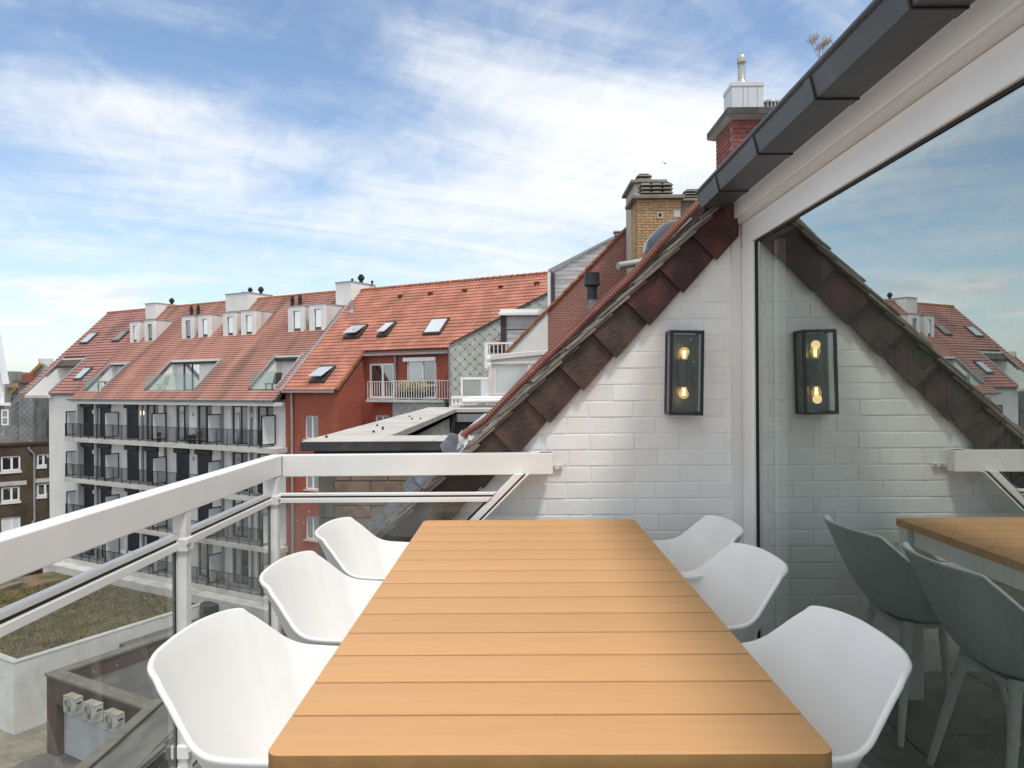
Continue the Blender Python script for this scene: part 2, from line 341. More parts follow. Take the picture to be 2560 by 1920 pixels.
# ================================================================== chairs
def catmull(P, n):
    out = []; Q = [P[0]*2-P[1]]+P+[P[-1]*2-P[-2]]
    for i in range(1, len(Q)-2):
        a, b, c, d = Q[i-1:i+3]
        for k in range(n):
            t = k/n; out.append(.5*((2*b)+(c-a)*t+(2*a-5*b+4*c-d)*t*t+(3*b-a-3*c+d)*t**3))
    out.append(Q[-2]); return out
RIM = [(-.305, 0, .775), (-.298, .095, .775), (-.273, .168, .774), (-.241, .209, .769), (-.226, .221, .754), (-.202, .236, .731), (-.170, .256, .697), (-.142, .272, .670), (-.108, .279, .654), (-.05, .280, .648), (.02, .277, .645),
       (.10, .270, .640), (.18, .252, .622), (.228, .228, .575), (.247, .205, .505), (.25, .15, .462), (.25, .06, .453), (.25, 0, .452)]
def make_chair():
    half = catmull([Vector(p) for p in RIM], 5)
    full = half+[Vector((p.x, -p.y, p.z)) for p in reversed(half[1:-1])]
    nT = len(full); rows = []; nS = 13; S0 = Vector((.045, 0, .436))
    for s in range(nS):
        t = s/(nS-1); row = []
        for P in full:
            k = .66; Q = Vector((S0.x+(P.x-S0.x)*k, P.y*k*1.02, .45+.03*min(1, max(0, (P.z-.5)/.2))))
            p1 = P.lerp(Q, .55); p2 = Vector((S0.x+(P.x-S0.x)*k*.93, P.y*k*.95, .437)); p3 = Vector((S0.x+(P.x-S0.x)*.40, P.y*.42, .436))
            b = (1-t)**3*P+3*(1-t)**2*t*p1+3*(1-t)*t*t*p2+t**3*p3; row.append(b)
        rows.append(row)
    root = thing('armchair', '', 'chair')
    cen = Vector((S0.x, 0, .435))
    def nrm(s, j):                     # outward normal of the bowl
        r0 = rows[max(s-1, 0)][j]; r1 = rows[min(s+1, nS-1)][j]; c0 = rows[s][(j-1) % nT]; c1 = rows[s][(j+1) % nT]
        n = (r1-r0).cross(c1-c0); n.normalize()
        q = rows[s][j]; o = Vector((q.x-.03, q.y, -.25 if s > nS*.6 else 0))
        return n if n.dot(o) > 0 else -n
    mb = MB(); ring = []
    for s in range(nS-1, -1, -1): ring.append([rows[s][j] for j in range(nT)])
    N0 = [nrm(1, j) for j in range(nT)]; T0_ = [(rows[0][j]-rows[1][j]).normalized() for j in range(nT)]
    lip = .0062
    for g in (25, 65, 115, 155):
        a_ = rad(g); ring.append([rows[0][j]+N0[j]*(lip-lip*math.cos(a_))+T0_[j]*lip*.9*math.sin(a_) for j in range(nT)])
    ring.append([rows[0][j]+N0[j]*2*lip-T0_[j]*.004 for j in range(nT)])
    ring.append([rows[0][j]+N0[j]*1.75*lip-T0_[j]*.012 for j in range(nT)])
    for s in range(1, nS): ring.append([rows[s][j]+nrm(s, j)*.009 for j in range(nT)])
    for r in ring: mb.v += [tuple(p) for p in r]
    for s in range(len(ring)-1):
        for j in range(nT): mb.f.append((s*nT+j, s*nT+(j+1) % nT, (s+1)*nT+(j+1) % nT, (s+1)*nT+j))
    c = len(mb.v); mb.v.append(tuple(cen)); mb.v.append(tuple(cen-Vector((0, 0, .009)))); last = (len(ring)-1)*nT
    for j in range(nT): mb.f.append((j, (j+1) % nT, c)); mb.f.append((last+j, last+(j+1) % nT, c+1))
    mb.build('shell', PLASTIC, root, smooth=85)
    for sx, sy in ((-1, -1), (-1, 1), (1, -1), (1, 1)):
        a = Vector((.04+sx*.135, sy*.125, .432)); b = Vector((.04+sx*.215, sy*.205, .007))
        MB().tube([a, a.lerp(b, .5), b], [.019, .016, .0115], 12).build('leg', PLASTIC, root, smooth=True)
    box('seat_carrier', ALU, root, -.12, .20, -.13, .13, .405, .424, bevel=.004)
    return root
ch0 = make_chair()
CH = [(-.452, 1.592, 0, 'white moulded armchair on the railing side, farthest of its row from the white brick wall'),
      (-.450, 2.212, 0, 'white moulded armchair in the middle of the row along the glass railing'),
      (-.462, 2.828, 0, 'white moulded armchair on the railing side, nearest of its row to the brick wall'),
      (.487, 1.588, 180, 'white moulded armchair on the sliding door side, farthest of its row from the brick wall'),
      (.507, 2.290, 181.5, 'white moulded armchair in the middle of the row beside the sliding door'),
      (.545, 2.826, 179, 'white moulded armchair on the sliding door side, nearest of its row to the brick wall')]
for i, (x, y, a, lb) in enumerate(CH):
    c = ch0 if i == 0 else copy_tree(ch0)
    c.location = (x, y, 0); c.rotation_euler = (0, 0, rad(a)); c['label'] = lb; c['category'] = 'chair'; c['group'] = 'white armchairs around the table'
# ================================================================== balcony railing
RL = thing('balcony_railing', 'white metal balcony railing with clear glass panes along the terrace edge', 'railing', (-1.08, 3.2, 0))
def rlb(b): return (b[0]+1.08, b[1]+1.08, b[2]-3.2, b[3]-3.2, b[4], b[5])
def rb(name, m, b, **k): return box(name, m, RL, *rlb(b), **k)
def lp(x, y, z): return (x+1.08, y-3.2, z)
h1 = MB().prism([lp(-1.05, -2.2, .930), lp(-1.05, 3.201, .930), lp(-1.115, 3.266, .930), lp(-1.115, -2.2, .930)], (0, 0, .088)).build('handrail', ALU, RL, bevel=.003, seg=2)
h2 = MB().prism([lp(-1.046, 3.2025, .9235), lp(.158, 3.2025, .927), lp(.158, 3.266, .927), lp(-1.109, 3.266, .9235)], (0, 0, .0945)).build('handrail', ALU, RL, bevel=.003, seg=2)
box('end_cap', RUBBER, RL, *rlb((.1, .1545, 3.224, 3.258, 1.0195, 1.0225)))
PANE = glassmat('railing_glass', .03, (.93, .94, .935), .06, streak=True)
for py_ in (-.9, .68, 2.275, 3.145):
    rb('post', ALU_OLD, (-1.094, -1.0515, py_-.002, py_+.036, .0, .9235 if py_ > 3 else .9297), bevel=.002)
    for z in (.805, .15):
        rb('clamp', ALU_OLD, (-1.102, -1.0445, py_-.010, py_+.042, z, z+.044), bevel=.004)
        MB().tube([lp(-1.0455, py_-.004, z+.024), lp(-1.037, py_-.004, z+.024)], .006, 10).build('bolt', STEEL, RL, smooth=True)
ys = [-2.2, -.9, .68, 2.275, 3.145]
for a, b in zip(ys[:-1], ys[1:]):
    y0 = a+.036; y1 = b-.003
    for z0 in (.815,):
        rb('glazing_rail', ALU, (-1.100, -1.074, y0, y1, .846, .862), bevel=.003)
        rb('gasket', RUBBER, (-1.094, -1.078, y0+.002, y1-.002, .8375, .8457))
        rb('glazing_rail', ALU, (-1.102, -1.070, y0, y1, .812, .837), bevel=.002)
    rb('glazing_rail', ALU, (-1.102, -1.070, y0, y1, .09, .125), bevel=.003)
    rb('glass_pane', PANE, (-1.090, -1.082, y0+.014, y1-.012, .124, .813))
    for yy in (y0+.006, y1-.006): rb('gasket', RUBBER, (-1.091, -1.081, yy-.0022, yy+.0022, .126, .811))
# front bay: rails end on the sloping bar
pA = atY(1306, 1176, 3.19); sdir = Vector((math.cos(rad(45.2)), 0, math.sin(rad(45.2))))
def on_bar(z): return pA.x-(pA.z-z)*math.cos(rad(45.2))/math.sin(rad(45.2))
zb = .09
MB().prism([lp(on_bar(.934)-.021, 3.172, .934), lp(on_bar(.934)+.021, 3.172, .934), lp(on_bar(zb)+.021, 3.172, zb), lp(on_bar(zb)-.021, 3.172, zb)], (0, .026, 0)).build('sloping_bar', ALU, RL, bevel=.002)
MB().prism([lp(on_bar(.93)+.023, 3.178, .93), lp(on_bar(.93)+.031, 3.178, .93), lp(on_bar(zb)+.031, 3.178, zb), lp(on_bar(zb)+.023, 3.178, zb)], (0, .018, 0)).build('gasket', RUBBER, RL)
MB().prism([lp(on_bar(.93)+.032, 3.176, .93), lp(on_bar(.93)+.046, 3.176, .93), lp(on_bar(zb)+.046, 3.176, zb), lp(on_bar(zb)+.032, 3.176, zb)], (0, .024, 0)).build('sloping_bar', ALU, RL, bevel=.002)
def front_rail(z0, z1, y0, y1, m, nm='glazing_rail', bev=.002):
    MB().prism([lp(-1.066, y0, z0), lp(on_bar(z0)-.022, y0, z0), lp(on_bar(z1)-.022, y0, z1), lp(-1.066, y0, z1)], (0, y1-y0, 0)).build(nm, m, RL, bevel=bev)
front_rail(.842, .854, 3.168, 3.192, ALU); front_rail(.834, .8418, 3.174, 3.186, RUBBER, 'gasket', 0); front_rail(.812, .8338, 3.165, 3.195, ALU)
MB().prism([lp(-1.055, 3.176, .1), lp(on_bar(.1)-.022, 3.176, .1), lp(on_bar(.812)-.022, 3.176, .812), lp(-1.055, 3.176, .812)], (0, .008, 0)).build('glass_pane', PANE, RL)
MB().prism([lp(on_bar(.1)-.034, 3.1725, .1), lp(on_bar(.1)-.0225, 3.1725, .1), lp(on_bar(.811)-.0225, 3.1725, .811), lp(on_bar(.811)-.034, 3.1725, .811)], (0, .0145, 0)).build('gasket', RUBBER, RL)
# bracket that ties the handrail to the wall
bp = [atY(1362, 1162, 3.285), atY(1407, 1162, 3.285), atY(1407, 1173.5, 3.285), atY(1362, 1173.5, 3.285)]
MB().prism([lp(*p) for p in bp], (0, .012, 0)).build('wall_bracket', ALU, RL, bevel=.001)
for px_ in (1385.5, 1401):
    c = atY(px_, 1167.5, 3.284); MB().tube([lp(c.x, 3.286, c.z), lp(c.x, 3.280, c.z)], .0045, 10).build('bolt', STEEL, RL, smooth=True)
# ================================================================== white brick gable wall
WY = 3.30
cor = [(1280, 1128), (1369, 1060), (1454, 975), (1529, 896), (1614, 810), (1697, 724), (1779, 640)]
cw = [atY(x, y, WY-.03) for x, y in cor]
TH = math.atan2(cw[-1].z-cw[0].z, cw[-1].x-cw[0].x); ct, st = math.cos(TH), math.sin(TH)
TD = Vector((ct, 0, st)); ND = Vector((-st, 0, ct))
base = cw[3]                                    # a point on the lower edge line of the verge plates
def sl(t, n, y): p = base+TD*t+ND*n; return Vector((p.x, y, p.z))
top_off = (atY(1202, 1092, WY-.03)-base).dot(ND)*.5+(atY(1780, 508, WY-.03)-base).dot(ND)*.5
wl = thing('gable_wall', 'white painted brick gable wall under the sloping brown verge', 'wall', (.3, WY, 0))
def wloc(p): return (p[0]-.3, p[1]-WY, p[2])
edge = .035                                      # wall rises this far behind the verge plates
P0 = sl(0, edge, WY)
def xs(z): return P0.x+(z-P0.z)*ct/st
pts = [(xs(-.1), -.1), (1.03, -.1), (1.03, min(2.1, P0.z+(1.03-P0.x)*st/ct)), (xs(2.1), 2.1)]
MB().prism([wloc((x, WY+.0032, z)) for x, z in pts], (0, .2, 0)).build('mortar_bed', BRICK_PAINT, wl)
BH, BL = .0745, .205; J = .0068
def brickmesh(L, H, dy, v):
    mb = MB().box(0, L-J, 0, .05, 0, H-J)
    me = mb.mesh('brick', BRICK_PAINT, .0024, 2)
    return me
variants = {}
z0r = atY(1300, 1206, WY).z
row = 0; nrow = int(z0r/BH)+1
z = z0r-nrow*BH
while z < 2.12:
    off = (BL/2 if row % 2 else 0)+random.uniform(-.012, .012)
    x = -1.3+off-BL
    while x < .985:
        L = min(BL, .985-x)
        x1 = x+L
        if L > .03 and x1 > xs(z)-.0:
            cutp = xs(z+BH) > x
            jit = random.uniform(-.0012, .0012)
            if L > BL-.001 and not cutp:
                k = random.randrange(4)
                if k not in variants: variants[k] = brickmesh(BL, BH, 0, k)
                place('brick', variants[k], wl, wloc((x, WY+jit, z)), (0, random.uniform(-.004, .004), 0))
            else:
                me = brickmesh(L, BH, 0, 0)
                if cutp: clip_mesh(me, Vector((P0.x-x, 0, P0.z-z)), ND)
                if len(me.polygons): place('brick', me, wl, wloc((x, WY+jit, z)))
        x += BL
    z += BH; row += 1
box('corner_strip', WHITE_PAINT, wl, .985-.3, 1.0297-.3, -.004, .1, -.1, 2.09, bevel=.002)
# ================================================================== tiled roof with verge plates
RF = thing('tiled_roof', 'weathered brown tiled roof with stepped verge plates beside the white gable', 'roof', (0, 3.3, 1.2))
def rl(p): return (p[0], p[1]-3.3, p[2]-1.2)
tl = [(c-base).dot(TD) for c in cw]; pitch = (tl[-1]-tl[0])/6
PH = top_off+.004
pl = MB()
def plate(t0, t1, h, skew):
    q = [(t0-.004, -.007), (t1+.02, .004), (t1+.02, h+.012), (t0-.004, h)]
    return q
T0 = tl[0]; roof_n = PH-.021
for i in range(-10, 8):
    t0 = T0+pitch*i; t1 = t0+pitch
    q = [(t0, -.015), (t1+.012, .001), (t1+.012, PH+.004), (t0, PH-.006)]
    if i == 6: q = [(t0, -.015), (t0+pitch*.72, -.006), (t0+pitch*1.06, .06), (t0+pitch*1.3, PH+.03), (t0, PH-.004)]
    if i == 7: continue
    PM = SLATE_PLATE if i < 4 else mat('dark_red_verge_plate', (.060, .018, .016), .42, .4, 7, .4, 60, rnd=.22, stain=(.040, .026, .024, .8), ss=3.2, col2=(.085, .022, .02))
    y = WY-.030-.004*(i % 2)-.0
    P = [Vector(rl(sl(a, b, WY-.040+.017*((a-t0)/(t1-t0))))) for a, b in q]
    MB().prism(P, (0, .0075, 0)).build('verge_plate', PM, RF, bevel=.0015)
# tile courses: first column single tiles, the rest of the slope in one sheet of stepped courses
def tile_pts(t0, y0, y1, n0=None):
    n = roof_n if n0 is None else n0
    lift = .014; th = .012; Lt = pitch*1.75
    return [sl(t0-.03, n+lift, y0), sl(t0-.03+Lt, n-.012, y0), sl(t0-.03+Lt, n-.012, y1), sl(t0-.03, n+lift, y1),
            sl(t0-.03, n+lift+th, y0), sl(t0-.03+Lt, n-.012+th, y0), sl(t0-.03+Lt, n-.012+th, y1), sl(t0-.03, n+lift+th, y1)]
top_t = (4.9-base.x)/ct; low_t = (-2.35-base.x)/ct
for i in range(-11, 7):
    t0 = T0+pitch*i
    for half, (dt, dn) in enumerate([(0, 0), (pitch*.5, .004)]):
        p = [rl(q+Vector((random.uniform(-.004, .004), 0, random.uniform(-.003, .003)))) for q in tile_pts(t0+dt, WY-.052-.008*half+random.uniform(-.004, .004), WY+.10, roof_n-.006+dn)]
        MB().hexa(p).build('roof_tile', TILE_GREY, RF, bevel=.002)
sheet = MB()
TILE_DARK = mat('dark_roof_tile', (.085, .065, .055), .8, .3, 3, .12, 12, stain=(.16, .13, .11, .6), ss=2)
k = 0; t = low_t
while t < top_t:
    x_here = (base+TD*t).x
    ye = 7.02 if x_here < -.62 else 22.9
    if t > T0+pitch*6.4: ya = WY+.24
    else: ya = WY+.104
    yy = ya
    while yy < ye-.01:
        y2 = min(yy+.248, ye)
        dz = random.uniform(-.003, .003)
        sheet.hexa([rl(q+Vector((0, 0, dz))) for q in tile_pts(t, yy, y2-.004, roof_n-.012)]); yy += .25
    t += pitch
sheet.build('tile_courses', TILE_DARK, RF, kind='stuff', fix=False)
MB().hexa([rl(p) for p in (sl(low_t, -.12, WY+.02), sl(top_t, -.12, WY+.02), sl(top_t, -.12, 22.9), sl(low_t, -.12, 7.0),
                           sl(low_t, roof_n-.04, WY+.02), sl(top_t, roof_n-.04, WY+.02), sl(top_t, roof_n-.04, 22.9), sl(low_t, roof_n-.04, 7.0))]).build('roof_deck', mat('dark_board', (.05, .045, .04)), RF)
# roof fittings: smoked dome, grey outlet pipe, black flue terminal, roof light
def on_roof(px, py): return hit(px, py, sl(0, roof_n+.0, 0), ND)
def roofpt(X, Y, n=0): t = (X-base.x+ (roof_n+n)*st)/ct; p = sl(t, roof_n+n, Y); return p
dc = atY(1652, 596, 9.0); t_d = (dc-base).dot(TD)
dm = MB(); nu, nv = 28, 12
for j in range(nv+1):
    e = j/nv*math.pi/2
    for i in range(nu):
        g = 2*math.pi*i/nu
        cx = abs(math.cos(g))**.62*(1 if math.cos(g) >= 0 else -1); cy = abs(math.sin(g))**.62*(1 if math.sin(g) >= 0 else -1)
        rr = math.cos(e)**.75 if j < nv else 0
        dm.v.append(rl(sl(t_d+.30*rr*cx, roof_n+.02+.20*math.sin(e), 9.0+.30*rr*cy)))
for j in range(nv):
    for i in range(nu): dm.f.append((j*nu+i, j*nu+(i+1) % nu, (j+1)*nu+(i+1) % nu, (j+1)*nu+i))
dm.build('roof_dome', mat('smoked_acrylic', (.045, .06, .08), .16, .05, spec=.6), RF, smooth=80)
kb = MB()
for a, b, c, d in ((-.34, .34, -.34, -.29), (-.34, .34, .29, .34), (-.34, -.29, -.29, .29), (.29, .34, -.29, .29)):
    kb.hexa([rl(sl(t_d+x, n, 9.0+y)) for n in (roof_n-.03, roof_n+.04) for x, y in ((a, c), (b, c), (b, d), (a, d))])
kb.build('dome_kerb', mat('pale_grey_metal', (.35, .36, .36), .5), RF)
a = atY(1594, 657, 8.0); b = atY(1545, 665, 7.9)
op = MB().tube([a+Vector((.10, 0, .02)), a, b], .041, 16).build('outlet_pipe', mat('grey_plastic_pipe', (.34, .36, .35), .45, .1), RF, smooth=True)
op.location = (0, -3.3, -1.2)
vb = atY(1480, 771, 8.6); vt = atY(1477, 683, 8.6); V0 = Vector((vb.x, 8.6, vb.z-.3)); H = vt.z-vb.z+.3
mv = MB().lathe([(.062, .25), (.062, .25+H-.42), (.088, .25+H-.40), (.098, .25+H-.395), (.094, .25+H-.37), (.094, .25+H-.25), (.08, .25+H-.25), (.05, .25+H-.27)], rl(V0-Vector((0, 0, 0))), 24)
fo = mv.build('flue_terminal', mat('black_blue_plastic', (.018, .024, .034), .45, .2), RF, smooth=True)
MB().lathe([(.12, .08), (.085, .22), (.068, .34), (.066, .40)], rl(V0), 20).build('flue_collar', mat('weathered_lead_collar', (.20, .19, .175), .8, .3, 9, .5, 30), RF, smooth=True)
# low dark roof light frames glimpsed at a flat angle behind the verge
for X, Y, L_ in ((1.25, 8.2, .7), (1.75, 10.5, .9)):
    p = roofpt(X, Y); t_ = (p-base).dot(TD)
    MB().hexa([rl(sl(t_+dx, n, Y+dy)) for n in (roof_n, roof_n+.075) for dx, dy in ((-L_/2, -.3), (L_/2, -.3), (L_/2, .3), (-L_/2, .3))]).build('roof_light', mat('dark_roof_light', (.035, .034, .034), .4, .2), RF, bevel=.01)
# lead flashing stepping down where the roof meets the block wall
for i, (fx, fy) in enumerate([(1126, 1120), (1060, 1196), (1034, 1219), (984, 1279), (955, 1312), (922, 1342)]):
    c = atY(fx, fy, 6.93)
    P = []
    for a_, b_ in ((-.06, -.06), (.10, -.06), (.12, .03), (.09, .07), (-.05, .06), (-.075, .02)):
        q = Vector((c.x, 0, c.z))+TD*a_*1.15+ND*b_*1.5; P.append(Vector(rl((q.x, 6.935-.012*(i % 2), q.z))))
    MB().prism(P, (0, .02, 0)).build('flashing', LEAD, RF, bevel=.008, seg=2)
# ================================================================== ridged conduit on the verge
pathpx = [(1158, 1092), (1161, 1083), (1168, 1078), (1184, 1070), (1200, 1060), (1215, 1048), (1234, 1028), (1252, 1009), (1336, 926), (1475, 790), (1580, 692), (1660, 602), (1750, 507)]
PP = [atY(x, y, 3.375) for x, y in pathpx]
dense = []
for a, b in zip(PP[:-1], PP[1:]):
    n = max(2, int((b-a).length/.0033)); dense += [a.lerp(b, i/n) for i in range(n)]
sm = dense[:]
for _ in range(30): sm = [sm[0]]+[(sm[i-1]+sm[i]*2+sm[i+1])/4 for i in range(1, len(sm)-1)]+[sm[-1]]
L_ = 0; R_ = []
for i, p in enumerate(sm):
    if i: L_ += (p-sm[i-1]).length
    amp = min(1, max(0, (L_-.09)/.05))
    R_.append((.0155 if (L_ % .42) > .03 else .0175)+.0024*amp*math.sin(2*math.pi*L_/.0132))
tag(MB().tube(sm, R_, 14).build('ridged_conduit', COPPERTUBE, None, smooth=60), 'red-brown ridged cable conduit lying up the roof verge', 'conduit')
cb = [atY(x, y, 3.50) for x, y in [(1240, 1016), (1252, 1003), (1338, 913), (1476, 776), (1582, 678), (1662, 588), (1752, 494)]]
tag(MB().tube(cb, .0075, 8).build('cable', REDLINE, None, smooth=True), 'thin smooth red-brown cable running beside the ridged conduit', 'cable')
# crumpled white sheet tucked under the lowest verge tile
cs = MB(); nx, nz = 16, 12
cA = atY(1146, 1088, 3.45); cB = atY(1212, 1080, 3.42); cC = atY(1152, 1140, 3.40)
for j in range(nz+1):
    for i in range(nx+1):
        u = i/nx; v = j/nz
        p = cA+(cB-cA)*u*(1-.45*v)+(cC-cA)*v
        w = .022*math.sin(9*u+5*v)*math.cos(7*v-3*u)+.012*math.sin(23*u-17*v)
        cs.v.append((p.x+w*.4, p.y-.05*math.sin(3*u)+w*1.2, p.z+w*.9-.02*math.sin(math.pi*u)*v))
for j in range(nz):
    for i in range(nx): cs.f.append((j*(nx+1)+i, j*(nx+1)+i+1, (j+1)*(nx+1)+i+1, (j+1)*(nx+1)+i))
o = cs.build('crumpled_sheet', mat('whitish_crumpled_lead', (.55, .55, .54), .6, .2, 20, .4, 40), None, smooth=80)
mo = o.modifiers.new('t', 'SOLIDIFY'); mo.thickness = .004
tag(o, 'crumpled whitish flashing sheet at the foot of the roof conduit', 'sheet')
# ================================================================== gutter
gx = atY(1754, 520, 3.25).x; gz = atY(1754, 520, 3.25).z
GT = thing('eaves_gutter', 'anthracite metal box gutter with rolled edge above the sliding door', 'gutter', (gx, 3.26, gz))
prof = [(.0, 0), (.118, 0), (.118, .075), (.112, .075), (.112, .006), (.004, .006), (-.012, .07), (-.018, .07)]
seams = [3.262, 2.965, 2.49, 2.01, 1.525, 1.05, .57, .08, -.4, -1.4, -2.6]
for a, b in zip(seams[:-1], seams[1:]):
    MB().prism([(x, a-3.26, z) for x, z in prof], (0, b-a+.0015, 0)).build('gutter_section', ANTHRACITE, GT, bevel=.0012)
    MB().tube([(-.015, a-3.26, .072), (-.015, b-3.2585, .072)], .0105, 14).build('rolled_edge', ANTHRACITE, GT, smooth=True)
for s_ in seams[1:-1]:
    MB().prism([(x*1.0+dx, s_-3.26, z) for x, z, dx in ((-.0035, -.004, 0), (.119, -.004, 0), (.119, .002, 0), (.003, .002, 0), (-.0125, .064, 0), (-.019, .064, 0))], (0, -.0065, 0)).build('seam', RUBBER, GT)
    MB().prism([(x, s_-3.26+.0015, z) for x, z in ((-.0045, -.0025), (.119, -.0025), (.119, .002), (.003, .002), (-.0125, .066), (-.0195, .066))], (0, .04, 0)).build('joint_sleeve', ANTHRACITE, GT, bevel=.001)
MB().prism([(-.017, .0035, .068), (0, .0035, 0), (.118, .0035, 0), (.118, .0035, .074)], (0, .0025, 0)).build('stop_end', ANTHRACITE, GT)
# dry weed growing out of the gutter
wp = atY(2052, 125, 2.05); DW = thing('dry_weed', 'dried flowering weed sticking out of the dark gutter', 'weed', (wp.x, wp.y, wp.z-.03))
stem = MB(); head = MB(); DRY = mat('dry_straw', (.42, .33, .24), .9, .3, 30); 
for px_, py_ in ((2037, 96), (2030, 106), (2064, 106), (2072, 101), (2048, 120), (2058, 112)):
    q = atY(px_, py_, 2.05)-DW.location; stem.tube([(0.01, 0, -.02), (q.x*.6, 0, q.z*.45), tuple(q)], .0009, 5)
    for _ in range(60):
        c = q+Vector((random.gauss(0, .006), random.gauss(0, .006), random.gauss(.002, .005))); d = Vector((random.gauss(0, 1), random.gauss(0, 1), random.gauss(.6, 1))).normalized()*.0055
        e = d.cross(Vector((random.random(), random.random(), .3))).normalized()*.0015
        k = len(head.v); head.v += [tuple(c-e), tuple(c+e), tuple(c+d)]; head.f.append((k, k+1, k+2))
stem.build('stem', DRY, DW); head.build('flower_head', mat('dry_flower', (.55, .46, .38), .9, .3, 40), DW, fix=False)
# ================================================================== sliding door, fascia and the room behind
DX = 1.03
FA = thing('white_fascia', 'white stepped fascia board between gutter and door frame', 'fascia', (DX, 3.3, 2.0))
def fb(name, m, x0, x1, y0, y1, z0, z1, **k): return box(name, m, FA, x0-DX, x1-DX, y0-3.3, y1-3.3, z0-2, z1-2, **k)
fb('board', PVC, .992, 1.10, -3.4, 3.296, 2.075, 2.235, bevel=.003)
fb('soffit_strip', PVC_DIRTY, 1.008, 1.10, -3.4, 3.293, 2.0515, 2.0748)
SD = thing('sliding_door', 'large white framed sliding glass door reflecting the terrace', 'door', (DX, 0, 0))
def sd(name, m, x0, x1, y0, y1, z0, z1, **k): return box(name, m, SD, x0-DX, x1-DX, y0, y1, z0, z1, **k)
sd('jamb', PVC, DX, DX+.09, 3.150, 3.38, .0, 1.948, bevel=.003)
sd('head', PVC, DX, DX+.09, -3.4, 3.297, 1.9485, 2.051, bevel=.003)
sd('sill', PVC, DX, DX+.12, -3.4, 3.149, .0, .06, bevel=.003)
sd('gasket', RUBBER, DX+.012, DX+.034, 3.1425, 3.1495, .06, 1.9475)
sd('gasket', RUBBER, DX+.012, DX+.034, -3.4, 3.142, 1.9405, 1.948)
DOORGLASS = glassmat('door_glass', .47, (.84, .89, .87), 0, 0.0, 1.33, gtint=(.88, .95, .92))
sd('glass_pane', DOORGLASS, DX+.018, DX+.026, -3.39, 3.142, .06, 1.94)
sd('meeting_stile', PVC, DX+.062, DX+.10, 3.02, 3.06, .06, 1.934, bevel=.003)
RMW = mat('room_plaster', (.40, .42, .39), .9, .05)
room = box('room_wall', RMW, None, 1.13, 5.2, 3.42, 3.5, 0, 2.3); room['kind'] = 'structure'
r2 = box('room_wall', RMW, None, 5.2, 5.3, -3.6, 3.5, 0, 2.3); r2['kind'] = 'structure'
r3 = box('room_wall', RMW, None, 1.13, 5.2, -3.7, -3.6, 0, 2.3); r3['kind'] = 'structure'
r4 = box('room_ceiling', RMW, None, 1.13, 5.3, -3.7, 3.5, 2.3, 2.36); r4['kind'] = 'structure'
r5 = box('room_floor', mat('room_floorboards', (.10, .075, .05), .5, .3, 2, scl=(8, .6, 1)), None, 1.16, 5.3, -3.7, 3.5, -.1, .0); r5['kind'] = 'structure'
# patterned curtain behind the glass: cloth with real line relief
def hexcloth():
    m = mat('grey_green_cloth', (.17, .20, .18), .9, .1, 3)
    CU = thing('patterned_curtain', 'grey-green curtain with a dark hexagon line pattern behind the glass door', 'curtain', (1.42, .6, 0))
    g = MB(); ny = 160
    for i in range(ny+1):
        y = -2.6+i*(4.9/ny); w = .018*math.sin(y*21)+.008*math.sin(y*47+1)
        g.v += [(w, y, .03), (w, y, 2.2)]
    for i in range(ny): g.f.append((2*i, 2*i+2, 2*i+3, 2*i+1))
    g.build('cloth', m, CU, smooth=80, fix=False)
    ln = MB(); a = .075; h = .052
    def pt(y, z): return (.018*math.sin(y*21)+.008*math.sin(y*47+1)-.004, y, z)
    def seg(y0, z0, y1, z1, w=.0022):
        d = Vector((0, y1-y0, z1-z0)).normalized(); n = Vector((0, -d.z, d.y))*w
        k = len(ln.v); A = Vector(pt(y0, z0)); B = Vector(pt(y1, z1)); ln.v += [tuple(A-n), tuple(B-n), tuple(B+n), tuple(A+n)]; ln.f.append((k, k+1, k+2, k+3))
    r = 0; z = .15
    while z < 2.1:
        y = -2.5+(a if r % 2 else 0)
        while y < 2.2:
            seg(y, z, y+a, z+h); seg(y+a, z+h, y+2*a, z); seg(y, z, y, z-h*1.5)
            for s_ in (1,):
                yy, zz, q, e = y+a, z-h*.62, a*.48, h*.55
                seg(yy-q, zz-e*.7, yy-q, zz+e*.7, .0014); seg(yy+q, zz-e*.7, yy+q, zz+e*.7, .0014)
                seg(yy-q, zz+e*.7, yy, zz+e*1.6, .0014); seg(yy, zz+e*1.6, yy+q, zz+e*.7, .0014); seg(yy-q, zz-e*.7, yy, zz-e*1.6, .0014); seg(yy, zz-e*1.6, yy+q, zz-e*.7, .0014)
            y += 2*a
        z += h*2.5; r += 1
    ln.build('line_pattern', mat('dark_thread', (.012, .014, .012), .9), CU, fix=False, kind='stuff')
    MB().tube([(0, -2.7, 2.2), (0, 2.4, 2.2)], .012, 10).build('curtain_rod', mat('dark_rod', (.03, .03, .03), .4), CU)
hexcloth()
